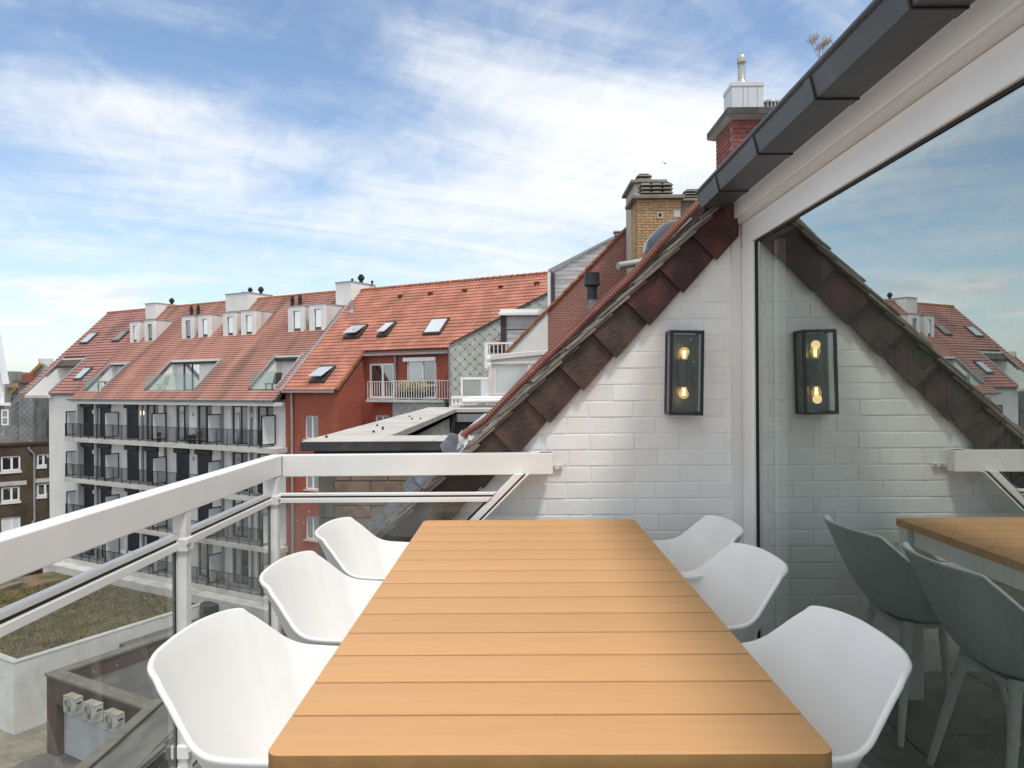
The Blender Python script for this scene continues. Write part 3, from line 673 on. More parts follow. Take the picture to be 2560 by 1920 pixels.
# body of the house below the terrace and beside the room
hb = thing('terrace_house', 'white rendered house carrying the roof terrace', 'house', (3, -2, -14.5))
box('wall', WHITE_PAINT, hb, -4.12, 6, -8, 5.3, .0, 14.33)
box('upper_wall', WHITE_PAINT, hb, -1.6, 6, 5.32, 5.5, 14.34, 16.9)
MB().prism([(-1.97, -6, 14.5+2.37), (3.2, -6, 14.5+2.37+5.0), (3.2, -6, 14.5+2.2+5.0), (-1.97, -6, 14.5+2.245)], (0, 11.3, 0)).build('roof', TILE_DARK, hb)
uc = MB(); k_ = 0
while k_ < 24:
    a_ = k_/24; x_ = -1.72+4.9*a_; z_ = 16.86+.967*(x_+1.97); y_ = -6.0
    while y_ < 5.28:
        e_y = min(y_+.246, 5.3); uc.hexa([(x_, y_, z_+.005), (x_+.26, y_, z_+.235), (x_+.26, e_y, z_+.235), (x_, e_y, z_+.005), (x_-.012, y_, z_+.03), (x_+.25, y_, z_+.252), (x_+.25, e_y, z_+.252), (x_-.012, e_y, z_+.03)]); y_ += .25
    k_ += 1
uc.build('tile_courses', TILE_DARK, hb, kind='stuff', fix=False)
# ================================================================== wall lamp
LA = thing('wall_lamp', 'black framed glass wall lantern with two glowing bulbs on the white bricks', 'lamp', (0, 0, 0))
c0 = (atY(1671, 827, 3.19)+atY(1763.3, 1037, 3.19))/2; LW, LH, LD = .1515, .377, .108
LA.matrix_world = Matrix.Translation((c0.x, WY-.002, c0.z)) @ Matrix.Rotation(rad(1.25), 4, 'Y')
BLK = mat('black_lamp_frame', (.018, .02, .024), .38, .15)
w, h, b_ = LW/2, LH/2, .0135
for x in (-w+b_/2, w-b_/2):
    for y in (-LD+b_/2, -b_/2):
        box('frame_bar', BLK, LA, x-b_/2, x+b_/2, y-b_/2, y+b_/2, -h+b_+.0005, h-b_-.0005, bevel=.001)
for z in (-h+b_/2, h-b_/2):
    box('frame_bar', BLK, LA, -w, w, -LD, -LD+b_, z-b_/2, z+b_/2, bevel=.001)
    for x in (-w, w-b_): box('frame_bar', BLK, LA, x, x+b_, -LD+b_+.0005, -.0005, z-b_/2, z+b_/2, bevel=.001)
box('cap', BLK, LA, -w+b_, w-b_, -LD+b_, -.004, h-.006, h-.001); box('cap', BLK, LA, -w+b_, w-b_, -LD+b_, -.004, -h+.001, -h+.006)
box('back_plate', mat('dark_back_plate', (.02, .02, .021), .25, .2), LA, -w+b_, w-b_, -.006, -.001, -h+b_, h-b_)
LG = glassmat('lamp_glass', .02, (.95, .96, .96), .008)
box('pane', LG, LA, -w+b_, w-b_, -LD+.003, -LD+.006, -h+b_, h-b_)
for x in (-w+.004, w-.007): box('pane', LG, LA, x, x+.003, -LD+b_+.001, -b_-.001, -h+b_, h-b_)
MB().lathe([(.022, -.060), (.024, -.055), (.024, .055), (.022, .060)], (0, -.055, -.002), 18).build('lamp_holder', mat('black_holder', (.012, .013, .016), .5), LA, smooth=True)
box('holder_arm', BLK, LA, -.012, .012, -.034, -.006, -.014, .010)
BULB = glassmat('amber_bulb_glass', .03, (1.0, .90, .70), 0, .0, 1.45)
_nt = BULB.node_tree; _o = [n for n in _nt.nodes if n.type == 'OUTPUT_MATERIAL'][0]; _l = _o.inputs[0].links[0].from_socket
_e = _nt.nodes.new('ShaderNodeEmission'); _e.inputs[0].default_value = (1, .66, .28, 1); _e.inputs[1].default_value = .14
_a = _nt.nodes.new('ShaderNodeAddShader'); _nt.links.new(_l, _a.inputs[0]); _nt.links.new(_e.outputs[0], _a.inputs[1]); _nt.links.new(_a.outputs[0], _o.inputs[0])
for sg in (1, -1):
    zc = sg*.092
    prof = [(.0115, .060), (.0125, .066), (.0165, .078), (.0215, .088), (.0225, .096), (.0205, .105), (.014, .1125), (.006, .1155), (.0008, .116)]
    bl = MB().lathe([(r, z*sg) for r, z in prof], (0, -.055, 0), 20).build('bulb', BULB, LA, smooth=True)
    MB().lathe([(.0118, .0590*sg), (.0118, .0665*sg)], (0, -.055, 0), 16).build('bulb_cap', mat('brass_cap', (.5, .42, .25), .3, metal=.9), bl)
    fm = MB()
    for xx, yy in ((-.006, 0), (.006, 0), (0, .006), (0, -.006)): fm.tube([(xx*.5, -.055+yy*.5, .070*sg), (xx, -.055+yy, .100*sg)], .0011, 6)
    fm.build('filament', emit('glowing_filament', (1.0, .58, .14), 9), bl)
pt = bpy.data.lights.new('bulb_light', 'POINT'); pt.energy = .012; pt.color = (1, .68, .32); pt.shadow_soft_size = .02
for sg in (1, -1):
    po = bpy.data.objects.new('bulb_light', pt); COL.objects.link(po); po.parent = LA; po.location = (.0, -.062, sg*.122)
sc = MB().tube([(.04, -.0062, .155), (.04, -.0095, .155)], .0045, 10).build('screw', STEEL, LA, smooth=True)
# ================================================================== materials for the houses behind
GROUND = -14.5
RENDER = mat('white_render', (.80, .79, .77), .85, .06, .5, .2, 12, stain=(.50, .48, .45, .45), ss=.35)
RENDER_D = mat('streaked_white_render', (.66, .645, .615), .85, .06, 1.2, .2, 12, stain=(.36, .34, .30, .6), ss=.9, scl=(2.5, 2.5, .3))
ORANGE = mat('orange_plain_tile', (.375, .185, .15), .8, .12, .5, .3, 20, stain=(.19, .115, .09, .8), ss=.62, scl=(1.5, .28, .28), col2=(.42, .215, .165))
ROSE = mat('rose_flat_tile', (.36, .175, .15), .8, .12, .8, .2, 20, stain=(.13, .075, .066, .6), ss=.5, scl=(1, .5, .5))
PANTILE = mat('orange_pantile', (.425, .168, .115), .75, .14, 1.1, .2, 20, stain=(.27, .135, .09, .55), ss=.6, col2=(.46, .19, .13))
TERRA = mat('terracotta_ridge', (.34, .12, .065), .8, .25, 4, .3, 30, rnd=.15)
DARKF = mat('dark_blue_grey_frame', (.018, .022, .032), .45, .1)
SHUT = mat('dark_blue_shutter', (.022, .027, .042), .5, .12, 2)
ZINC = mat('zinc_gutter', (.16, .17, .18), .5, .15, 3, metal=.3)
PIPE = mat('grey_downpipe', (.30, .31, .33), .5, .1, 3)
CONC = mat('pale_concrete', (.56, .55, .52), .85, .1, 1, .3, 15, stain=(.33, .31, .28, .6), ss=.8, scl=(1, 1, 3))
FROST = mat('frosted_panel', (.70, .75, .77), .28, .04, 1)
def mirrorpane(name, tint, mix=.55, base=(.03, .035, .04), rough=.02):
    m = bpy.data.materials.new(name); m.use_nodes = True; nt = m.node_tree; N = nt.nodes; L = nt.links; N.clear()
    o = N.new('ShaderNodeOutputMaterial'); g = N.new('ShaderNodeBsdfGlossy'); g.inputs[0].default_value = (*tint, 1); g.inputs['Roughness'].default_value = rough
    d = N.new('ShaderNodeBsdfDiffuse'); d.inputs[0].default_value = (*base, 1)
    tc = N.new('ShaderNodeTexCoord'); no = N.new('ShaderNodeTexNoise'); no.inputs['Scale'].default_value = .7; L.new(tc.outputs['Object'], no.inputs['Vector'])
    bp = N.new('ShaderNodeBump'); bp.inputs['Strength'].default_value = .05; bp.inputs['Distance'].default_value = .3; L.new(no.outputs[0], bp.inputs['Height']); L.new(bp.outputs[0], g.inputs['Normal'])
    x = N.new('ShaderNodeMixShader'); x.inputs[0].default_value = mix; L.new(d.outputs[0], x.inputs[1]); L.new(g.outputs[0], x.inputs[2]); L.new(x.outputs[0], o.inputs[0]); MATS[name] = m; return m
SKYPANE = mirrorpane('painted_sky_pane', (.86, .90, .92), .68, (.62, .66, .68))  # mirrors the sky; pale base colour paints extra sky reflection into the glass
WINPANE = mirrorpane('window_pane', (.9, .95, 1.0), .30, (.028, .032, .036))
CURTPANE = mirrorpane('curtained_pane', (.9, .95, 1.0), .30, (.30, .31, .31))
CLEAR = glassmat('clear_balustrade_glass', .04, (.78, .86, .84), .02)
REDBRICK = brickmat('red_brick', (.37, .095, .055), (.31, .075, .045), (.36, .135, .095), .21, .07, .009, var=.12)
BROWNBRICK = brickmat('brown_brick', (.105, .072, .045), (.075, .052, .034), (.11, .085, .06), .21, .07, .011, var=.3)
WHITEBRICK = brickmat('pale_rendered_brick', (.76, .75, .725), (.74, .73, .70), (.69, .68, .66), .21, .07, .010, var=.05, bump=.25)
# ================================================================== local frame of the row of houses opposite
OX, OY = -14.62, 40.5; RZ = math.atan2(-.487, .8735); UU = Vector((math.cos(RZ), math.sin(RZ), 0)); VV = Vector((-math.sin(RZ), math.cos(RZ), 0))
OO = Vector((OX, OY, GROUND)); TT = rad(44); tt = math.tan(TT)
def fac(px, py, v):                      # point on a wall parallel to the row, v metres behind the balcony fronts -> (u, z above ground)
    p = hit(px, py, OO+VV*v, VV)-OO; return p.dot(UU), p.z
e_ = fac(698, 1002.3, .1); EZ = e_[1]; VE = .1
RN = Vector((0, -math.sin(TT), math.cos(TT))); RNW = UU*RN.x+VV*RN.y+Vector((0, 0, RN.z)); RP = OO+UU*e_[0]+VV*VE+Vector((0, 0, EZ))
def roof(px, py, off=0.0):               # point on the big roof plane -> (u, v, z)
    p = hit(px, py, RP+RNW*off, RNW)-OO; return Vector((p.dot(UU), p.dot(VV), p.z))
def rz_(v): return EZ+(v-VE)*tt
def rs(s): return (VE+s*math.cos(TT), EZ+s*math.sin(TT))     # slope distance -> (v, z)
def sv(v): return (v-VE)/math.cos(TT)
RIDGE_S = sv(roof(838, 730).y)
def intervals(u0, u1, sa, sb, holes):
    iv = [(u0, u1)]
    for h in holes:
        if h[2] < sb-.02 and h[3] > sa+.02:
            nv = []
            for a, b in iv:
                if h[1] <= a or h[0] >= b: nv.append((a, b)); continue
                if h[0] > a: nv.append((a, h[0]))
                if h[1] < b: nv.append((h[1], b))
            iv = nv
    return iv
def courses(u0, u1, s0, s1, pitch, holes, lift=.05, th=.02, wave=None, off=0.0):
    mb = MB(); s = s0; c, q = math.cos(TT), math.sin(TT)
    def P(u, s, n): v, z = rs(s); return (u, v-n*q, z+n*c)
    while s < s1-.03:
        e = min(s+pitch, s1)
        for a, b in intervals(u0, u1, s, e, holes):
            if wave is None:
                j = random.uniform(-.006, .006)
                k = len(mb.v); mb.v += [P(a, s, off+lift+j), P(b, s, off+lift+j), P(b, e+.02, off+.0), P(a, e+.02, off), P(a, s, off+lift+j-th-.03), P(b, s, off+lift+j-th-.03)]
                mb.f += [(k, k+1, k+2, k+3), (k+4, k+5, k+1, k)]
            else:
                w, amp = wave; m = 7; n = max(1, int(round((b-a)/w)))*m; k = len(mb.v)
                for i in range(n+1):
                    u = a+(b-a)*i/n; ph = (i % m)/m*2*math.pi
                    h = amp*(math.sin(ph)+.35*math.sin(2*ph+.6))
                    mb.v += [P(u, s-.012*math.sin(ph), off+lift+h), P(u, e+.03, off+h), P(u, s-.012*math.sin(ph), off+lift+h-.05)]
                for i in range(n): mb.f += [(k+3*i, k+3*i+3, k+3*i+4, k+3*i+1), (k+3*i+2, k+3*i+5, k+3*i+3, k+3*i)]
        s = e
    return mb
def wallgrid(u0, u1, z0, z1, y0, y1, ops):
    xs_ = sorted({u0, u1, *[min(max(a, u0), u1) for o in ops for a in o[:2]]}); zs_ = sorted({z0, z1, *[min(max(a, z0), z1) for o in ops for a in o[2:4]]})
    mb = MB()
    for i in range(len(xs_)-1):
        j = 0
        while j < len(zs_)-1:
            def opn(jj): return any(o[0] < (xs_[i]+xs_[i+1])/2 < o[1] and o[2] < (zs_[jj]+zs_[jj+1])/2 < o[3] for o in ops)
            if opn(j): j += 1; continue
            k = j
            while k+1 < len(zs_)-1 and not opn(k+1): k += 1
            mb.box(xs_[i], xs_[i+1], y0, y1, zs_[j], zs_[k+1]); j = k+1
    return mb
def window(par, u0, u1, z0, z1, y, fm, gm, fw=.06, mull=(), name='window', trans=()):
    mb = MB(); d = .07
    mb.box(u0, u0+fw, y, y+d, z0, z1); mb.box(u1-fw, u1, y, y+d, z0, z1); mb.box(u0+fw, u1-fw, y, y+d, z1-fw, z1); mb.box(u0+fw, u1-fw, y, y+d, z0, z0+fw)
    edges = [u0+fw]+[x for m in mull for x in (u0+(u1-u0)*m-fw*.6, u0+(u1-u0)*m+fw*.6)]+[u1-fw]
    for m in mull: x = u0+(u1-u0)*m; mb.box(x-fw*.6, x+fw*.6, y-.003, y+d, z0+fw, z1-fw)
    for m in trans: z = z0+(z1-z0)*m; mb.box(u0+fw, u1-fw, y+.003, y+d, z-fw*.5, z+fw*.5)
    w = mb.build(name, fm, par)
    for a, b in zip(edges[0::2], edges[1::2]):
        g = gm if not isinstance(gm, (list, tuple)) else gm[edges.index(a)//2 % len(gm)]
        box('pane', g, w, a, b, y+.03, y+.045, z0+fw, z1-fw)
    return w
# ================================================================== white apartment block
AP = thing('apartment_block', 'long white apartment block with orange tiled roof, dormers and black balcony railings', 'building', OO, RZ)
uL = fac(162, 1091, 0)[0]; uR = fac(712, 1100, 0)[0]+.1
floorsz = [12.33, 9.53, 6.74, 3.95]
cols = [(206, 235.5), (248.5, 278), (316, 347), (363.5, 396), (439.5, 473), (492, 530), (578, 619), (641, 684)]
WV = 1.12
ops = []; wins = []
for fi, fz in enumerate(floorsz):
    for ci, (a, b) in enumerate(cols):
        u0 = fac(a, 1060, WV)[0]; u1 = fac(b, 1060, WV)[0]; o = (u0, u1, fz+.02, fz+2.32); ops.append(o); wins.append((fi, ci, *o))
uRose0 = roof(123.7, 984).x; uSplit = roof(170, 1001).x+.05; uVerge = roof(160.6, 896.3).x-.95
wallgrid(uL+.2, uR, 0, EZ+.05, WV, WV+.3, ops).build('wall', RENDER, AP)
box('core', mat('dark_interior', (.02, .02, .02)), AP, uL+.3, uR-.05, WV+.31, 9.5, .1, EZ+.3)
vRose = roof(123, 985).y+.12; zRose = roof(123, 985).z
uBay = fac(122.6, 1060, vRose+.15)[0]
0 and print('uVerge', uVerge, 'u0r', roof(160.6, 896.3).x, 'uBay', uBay, 'uL', uL, 'vRose', vRose)
box('side_bay_wall', WHITEBRICK, AP, uBay, uL+.22, vRose+.15, WV+.2, 0, zRose-.02)
box('side_wall', WHITEBRICK, AP, uBay+.003, uL, WV+.21, 9.5, 0, rz_(WV+.21)-.2)
for fi, ci, u0, u1, z0, z1 in wins:
    shut = (fi == 0 and ci in (0, 1, 2)) or (fi in (1, 2) and ci < 6) or (fi == 3 and ci in (2, 3))
    if shut:
        sh = MB()
        nsl = 22
        for k in range(nsl):
            a = z0+(z1-.28-z0)*k/nsl; b = z0+(z1-.28-z0)*(k+.82)/nsl; sh.box(u0+.02, u1-.02, WV+.05, WV+.075, a, b)
        sh.box(u0+.02, u1-.02, WV+.08, WV+.09, z0, z1-.25)
        sh.build('roller_shutter', SHUT, AP)
        box('shutter_box', mat('shutter_box_brown', (.028, .026, .03), .5), AP, u0-.10, u1+.02, WV-.17, WV+.02, z1-.26, z1+.06, bevel=.05)
    else:
        gm = [CURTPANE, WINPANE] if (ci+fi) % 2 else [SKYPANE, CURTPANE]
        window(AP, u0, u1, z0, z1, WV+.12, DARKF, gm, .09, (.52,), 'balcony_door')
# balconies
RAIL = mat('black_railing', (.012, .013, .018), .45, .1)
scr_px = [164.3, 259.3, 378.7, 517, 652.8]
for fi, fz in enumerate(floorsz):
    s_ = box('balcony_slab', CONC, AP, uL-.05, fac(690, 1120, 0)[0], -.02, WV-.002, fz-.27, fz)
    br = MB(); u = uL; i = 0; uE = fac(655, 1120, 0)[0]
    while u < uE:
        if i % 9 == 0: br.box(u-.022, u+.022, .02, .055, fz-.14, fz+1.0)
        else: br.box(u-.011, u+.011, .03, .046, fz+.09, fz+.97)
        u += .103; i += 1
    rr = box('railing', RAIL, AP, uL, uE, .022, .06, fz+.97, fz+1.0)
    box('bottom_rail', RAIL, rr, uL, uE, .026, .05, fz+.07, fz+.095)
    br.build('railing_bars', RAIL, rr, kind='stuff', fix=False)
    for k, x in enumerate(scr_px):
        u = fac(x, 1060, .06)[0]
        z0, z1 = fz+.12, fz+1.82
        m = MB(); m.box(u-.03, u+.03, .07, .13, z0, z1); m.box(u-.03, u+.03, 1.02, 1.08, z0, z1); m.box(u-.03, u+.03, .13, 1.02, z0, z0+.06); m.box(u-.03, u+.03, .13, 1.02, z1-.06, z1)
        ps = m.build('privacy_screen', RAIL, AP); box('pane', FROST, ps, u-.01, u+.01, .13, 1.02, z0+.06, z1-.06)
for x, m_ in ((199, PIPE), (190, PIPE), (237.5, RENDER), (242, PIPE), (351, RENDER), (355.5, PIPE), (412, ZINC), (554.5, PIPE), (627, PIPE)):
    u = fac(x, 1060, WV-.1)[0]
    for fi, fz in enumerate(floorsz):
        top = (floorsz[fi-1]-.275) if fi else EZ-.12
        MB().tube([(u, WV-.1, fz+.002), (u, WV-.1, top)], .07, 10).build('downpipe', m_, AP, smooth=True)
for x in (234.5, 356, 480.5, 630):
    u = fac(x, 1030, WV-.05)[0]
    for fi, fz in enumerate(floorsz[:3]):
        box('wall_light', emit('warm_lit_lamp', (1, .72, .45), 1.2) if (fi == 0 and x == 356) else RENDER, AP, u-.09, u+.09, WV-.14, WV-.002, fz+1.65, fz+1.88, bevel=.02)
# roof surface with its cut-outs
def rec(tl, tr, bl, br_):
    a, b, c, d = roof(*tl), roof(*tr), roof(*bl), roof(*br_); return ((a.x+c.x)/2, (b.x+d.x)/2, sv((c.y+d.y)/2), sv((a.y+b.y)/2))
R1 = rec((279, 908), (323, 907), (211.6, 975.5), (255, 975.5)); R2 = rec((431, 903), (556, 896.5), (361, 974.4), (489, 973.3)); R3 = rec((688.6, 891), (757, 886.5), (625.7, 971.2), (692, 971.2))
u0r = roof(160.6, 896.3).x; u1r = (roof(213.8, 896.3).x+uRose0)/2; sTop0 = sv(roof(187, 896.3).y); sB0 = sv(roof(123.7, 984).y)
R0 = (u0r, u1r, -1, sTop0)
uB = roof(706, 978).x*.5+roof(860, 780).x*.5
sRose = sB0
cs_o = courses(uSplit, uB, 0, RIDGE_S, .205, [R1, R2, R3]); rf = cs_o.build('roof', ORANGE, AP, fix=False, kind='stuff')
rr_ = MB()
courses(uVerge, uSplit-.02, sRose, RIDGE_S, .31, [R0], lift=.06).build('side_roof', ROSE, AP, fix=False, kind='stuff')
uSw = [(a, b, c, d) for a, b, c, d in (R1, R2, R3)]
def slab(u0, u1, s0, s1, n0, n1):
    P = []
    for n in (n0, n1):
        for u, s in ((u0, s0), (u1, s0), (u1, s1), (u0, s1)):
            v, z = rs(s); P.append((u, v-n*math.sin(TT), z+n*math.cos(TT)))
    return P
dk = MB()
for a, b in intervals(uVerge+.02, uB-.02, sTop0+.02, RIDGE_S, []): dk.hexa(slab(a, b, 3.6, RIDGE_S, -.25, -.03))
for a, b in intervals(uSplit, uB-.02, .1, 3.6, [R1, R2, R3]): dk.hexa(slab(a, b, .02, 3.6, -.2, -.03))
for a, b in ((u1r, uSplit), (uVerge+.02, u0r)): dk.hexa(slab(a, b, sRose+.02 if a == u1r else sTop0-1.9, 3.6, -.2, -.03))
dk.build('roof_deck', mat('roof_board', (.08, .06, .05)), AP)
rv, rzz = rs(RIDGE_S)
MB().tube([(uVerge, rv, rzz+.0), (uB+13, rv, rzz+.0)][:1]+[(uB, rv, rzz)], .11, 8).build('ridge_cap', TERRA, AP)
MB().prism([(uVerge, rv, rzz-.05), (uVerge, rv+7, rzz-.05-7*tt*.9), (uVerge, rv, rzz-.4)], (uB-uVerge, 0, 0)).build('rear_roof', ROSE, AP)
MB().prism([(uBay+.01, rv+6.8, 0), (uBay+.01, rv+6.8, rzz-6.6), (uBay+.01, rv, rzz-.3), (uBay+.01, vRose+1.6, rz_(vRose+1.6)-.3), (uBay+.01, vRose+1.6, 0)], (.22, 0, 0)).build('end_gable', WHITEBRICK, AP)
g_ = MB().prism([(0, 0, 0), (0, -.13, 0), (0, -.13, .11), (0, -.11, .11), (0, -.11, .02), (0, 0, .02)], (uB-uSplit+.2, 0, 0)).build('gutter', ZINC, AP)
g_.location = (uSplit-.25, VE+.02, EZ-.08)
box('eaves_board', RENDER, AP, uSplit, uB, VE+.03, WV, EZ-.30, EZ-.09)
g_ = MB().prism([(0, 0, 0), (0, -.13, 0), (0, -.13, .10), (0, 0, .02)], (uSplit-u1r+.1, 0, 0)).build('gutter', ZINC, AP)
g_.location = (u1r-.1, vRose+.06, zRose-.08)
# recessed roof terraces
def loggia(R, doors, glass=True, deep=0):
    u0, u1, s0, s1 = R; v0, z0 = rs(max(s0, sRose)); v1, z1 = rs(s1); v1 += .35; zf = z0-.12
    mb = MB(); mb.prism([(u0-.12, v0-.02, zf-.2), (u0-.12, v1, zf-.2), (u0-.12, v1, z1-.06), (u0-.12, rs(s1)[0], z1-.04), (u0-.12, v0, z0-.06)], (.12, 0, 0))
    mb.prism([(u1, v0-.02, zf-.2), (u1, v1, zf-.2), (u1, v1, z1-.06), (u1, rs(s1)[0], z1-.04), (u1, v0, z0-.06)], (.12, 0, 0))
    lw = mb.build('terrace_cheeks', RENDER, AP)
    box('terrace_floor_slab', CONC, AP, u0, u1, v0-.02, v1, zf-.2, zf)
    oo = [(u0+(u1-u0)*a, u0+(u1-u0)*b, zf+.01+c, zf+d) for a, b, c, d, *_ in doors]
    wallgrid(u0-.1, u1+.1, zf, z1+.05, v1, v1+.2, oo).build('terrace_wall', RENDER, AP)
    box('terrace_lintel', RENDER, AP, u0-.1, u1+.1, rs(s1)[0]-.1, v1, z1-.10, z1+.02)
    for o, dd in zip(oo, doors): window(AP, *o, v1+.08, DARKF, dd[4], .08, dd[5], 'terrace_door')
    # sloping metal trim on the right edge
    A = (u1+.02, v0, z0+.08); B = (u1+.02, rs(s1)[0], z1+.08); MB().bar(A, B, .14, .10).build('verge_trim', PIPE, AP)
    A = (u0-.02, v0, z0+.08); B = (u0-.02, rs(s1)[0], z1+.08); MB().bar(A, B, .10, .08).build('verge_trim', PIPE, AP)
    if glass:
        n = max(2, int((u1-u0)/1.2)); w = (u1-u0)/n
        for k in range(n): box('glass_balustrade', CLEAR, AP, u0+k*w+.01, u0+(k+1)*w-.01, v0-.03, v0-.015, z0-.05, z0+1.0)
        box('balustrade_foot', DARKF, AP, u0-.12, u1+.06, v0-.06, v0+.02, z0-.12, z0-.045)
    return v0, zf, u0, u1
loggia(R1, [(.45, .98, 0, 2.0, [SKYPANE, WINPANE], (.6,))])
loggia(R2, [(.12, .46, 0, 2.15, SKYPANE, (.5,)), (.76, .99, .45, 2.2, [SKYPANE, WINPANE], (.5,))])
loggia(R3, [(.5, .99, 0, 2.1, WINPANE, ())])
loggia(R0, [(.45, .99, 1.5, 2.55, WINPANE, (.5,))], glass=False)
# dormers
def dormer(a, b, t, bt):
    p = roof(a, bt); q = roof(b, bt-1.0); u0, u1, v0, z0 = p.x, q.x, p.y, p.z-.02; zt = fac(a, t, v0)[1]; v1 = v0+(zt-z0)/tt+.1; w = u1-u0
    ops_ = [(u0+w*.33, u0+w*.80, z0+.06, z0+(zt-z0)*.83)]
    d = wallgrid(u0, u1, z0-.05, zt, v0, v0+.16, ops_).build('dormer', RENDER, AP)
    MB().prism([(u0, v0+.161, z0-.02), (u0, v0+.161, zt), (u0, v1, zt)], (w, 0, 0)).build('dormer_cheek', RENDER_D, d)
    box('dormer_roof', PIPE, d, u0-.03, u1+.03, v0-.03, v1, zt, zt+.06)
    box('dormer_window', DARKF, d, u0+w*.33, u0+w*.80, v0+.10, v0+.14, z0+.06, z0+(zt-z0)*.83)
    box('dormer_pane', random.choice([SKYPANE, SKYPANE, WINPANE]), d, u0+w*.38, u0+w*.77, v0+.085, v0+.098, z0+.28, z0+(zt-z0)*.81)
for g in [(325, 345.5, 806, 858), (361.3, 385, 802, 855), (454.3, 481.4, 792, 849.7), (495.5, 524, 789, 846), (557.8, 587.7, 782.8, 842.7), (603, 635.5, 778.5, 839.9), (720, 758, 767.8, 832.3), (773, 810, 762.8, 829)]: dormer(*g)
# boxed white chimney stacks with black cowls
def cowl(par, c, r=.16, h=.42):
    MB().lathe([(r*.55, -.05), (r*.55, h*.28), (r, h*.48), (r*1.0, h*.78), (r*.62, h*.82), (r*.62, h), (r*.4, h)], c, 12).build('cowl', RUBBER, par, smooth=True)
for (a, b, t, bt), depth, cw_ in (((363.5, 389, 761, 800), 2.6, [(.8, .6, .2)]), ((564, 619.6, 737.5, 781), 2.2, [(.72, .35, .17), (.92, .6, .2), (.45, .3, .07)]), ((839.5, 878.5, 708.6, 765), 2.3, [(.85, .5, .22), (.75, .2, .09), (1.1, .8, .09)])):
    p = roof(a, bt); u0, v0, z0 = p.x, p.y, p.z-.6; u1 = fac(b, bt, v0)[0]; zt = fac(a, t, v0)[1]
    c_ = box('chimney_stack', RENDER, AP, u0, u1, v0, v0+depth, z0, zt); box('capping', PIPE, c_, u0-.04, u1+.04, v0-.04, v0+depth+.04, zt, zt+.07)
    for fx, fy, r in cw_: cowl(c_, (u0+(u1-u0)*fx, v0+depth*fy, zt+.07), r, .5*r/.2)
for x, t, bt in ((478.5, 764, 788), (495.5, 762, 787), (731, 738.5, 765), (750, 735.7, 763.5)):
    p = roof(x, bt); zt = fac(x, t, p.y)[1]; h = zt-p.z
    MB().lathe([(.11, -.1), (.11, h*.45), (.15, h*.5), (.15, h*.62), (.11, h*.66), (.12, h*.8), (.06, h)], (p.x, p.y, p.z), 10).build('vent_pipe', RUBBER, AP, smooth=True)
# roof windows
def roofwin(par, pts, glass, off=.0, tilt=.0, fm=None):
    P = [roof(x, y, off) for x, y in pts]; u0 = (P[0].x+P[3].x)/2; u1 = (P[1].x+P[2].x)/2; s1 = sv((P[0].y+P[1].y)/2); s0 = sv((P[2].y+P[3].y)/2)
    f = MB().hexa(slab(u0, u1, s0, s1, off-.02, off+.11)).build('roof_window', fm or mat('roof_window_frame', (.06, .058, .05), .5, .2), par)
    w = .09; pp = slab(u0+w, u1-w, s0+w, s1-w*1.6, off+.10, off+.135)
    if tilt:
        for i in (0, 1, 4, 5): pp[i] = (pp[i][0], pp[i][1]-tilt*math.sin(TT), pp[i][2]+tilt*math.cos(TT))
    MB().hexa(pp).build('pane', glass, f)
    return f
for q in ([(226.8, 833.4), (247.4, 832.3), (222.4, 858.3), (202.9, 859.4)], [(213.8, 919.7), (233.3, 919.1), (205, 949.5), (186.6, 949.5)]): roofwin(AP, q, SKYPANE, .04)
roofwin(AP, [(307, 826.9), (323.4, 828), (301.6, 852.9), (282, 854)], mat('grey_blind', (.24, .23, .22), .6), .04)
# black balconies on the far gable end
for fi, fz in enumerate(floorsz[:3]):
    g = box('gable_balcony', RAIL, AP, uBay-2.35, uBay-.002, vRose+1.2, vRose+5, fz-.35, fz+1.0); box('balcony_screen', FROST, g, uBay-2.0, uBay-.003, vRose+1.25, vRose+1.3, fz+1.02, fz+1.95)
    box('screen_frame', RAIL, g, uBay-2.08, uBay-2.005, vRose+1.2, vRose+1.35, fz+1.0, fz+2.0)
# potted plants and chairs on the balconies
LEAF = mat('balcony_leaves', (.045, .06, .03), .7, .5, 6); POT = mat('dark_pot', (.02, .02, .022), .6)
def leafball(mb, c, r, n, size, up=.2):
    for _ in range(n):
        d = Vector((random.gauss(0, 1), random.gauss(0, 1), random.gauss(up, 1))).normalized(); p = Vector(c)+Vector((d.x*r[0], d.y*r[1], d.z*r[2]))*random.uniform(.35, 1.05)
        a = Vector((random.gauss(0, 1), random.gauss(0, 1), random.gauss(.5, 1))).normalized()*size; b = a.cross(d).normalized()*size*.3 if a.cross(d).length > 1e-5 else Vector((size*.3, 0, 0))
        k = len(mb.v); mb.v += [tuple(p-b), tuple(p+b), tuple(p+a)]; mb.f.append((k, k+1, k+2))
def potted(px, py, h, label, tone=None, cat='plant'):
    p = fac(px, py, .22); T = thing('potted_plant', label, cat, OO+UU*p[0]+VV*.22+Vector((0, 0, floorsz[0]+.0)), RZ, 'potted plants on the apartment balcony')
    MB().lathe([(.10, .0), (.15, .26), (.13, .26), (.11, .22)], (0, 0, 0), 12).build('pot', POT, T, smooth=True)
    m = MB(); leafball(m, (0, 0, .26+h/2), (.16, .16, h/2), 110, .12, .3); m.build('leaves', tone or LEAF, T, fix=False)
potted(398, 1098, .36, 'small round dark plant in a pot by the second balcony screen')
potted(474.5, 1104, .26, 'low spiky potted plant left of its twin on the top balcony')
potted(485.5, 1104, .30, 'spiky potted plant between the low one and the pale flowering one')
potted(500, 1105, .62, 'tall pale flowering potted plant beside the balcony screen', mat('pale_plant', (.10, .11, .08), .8, .5, 8))
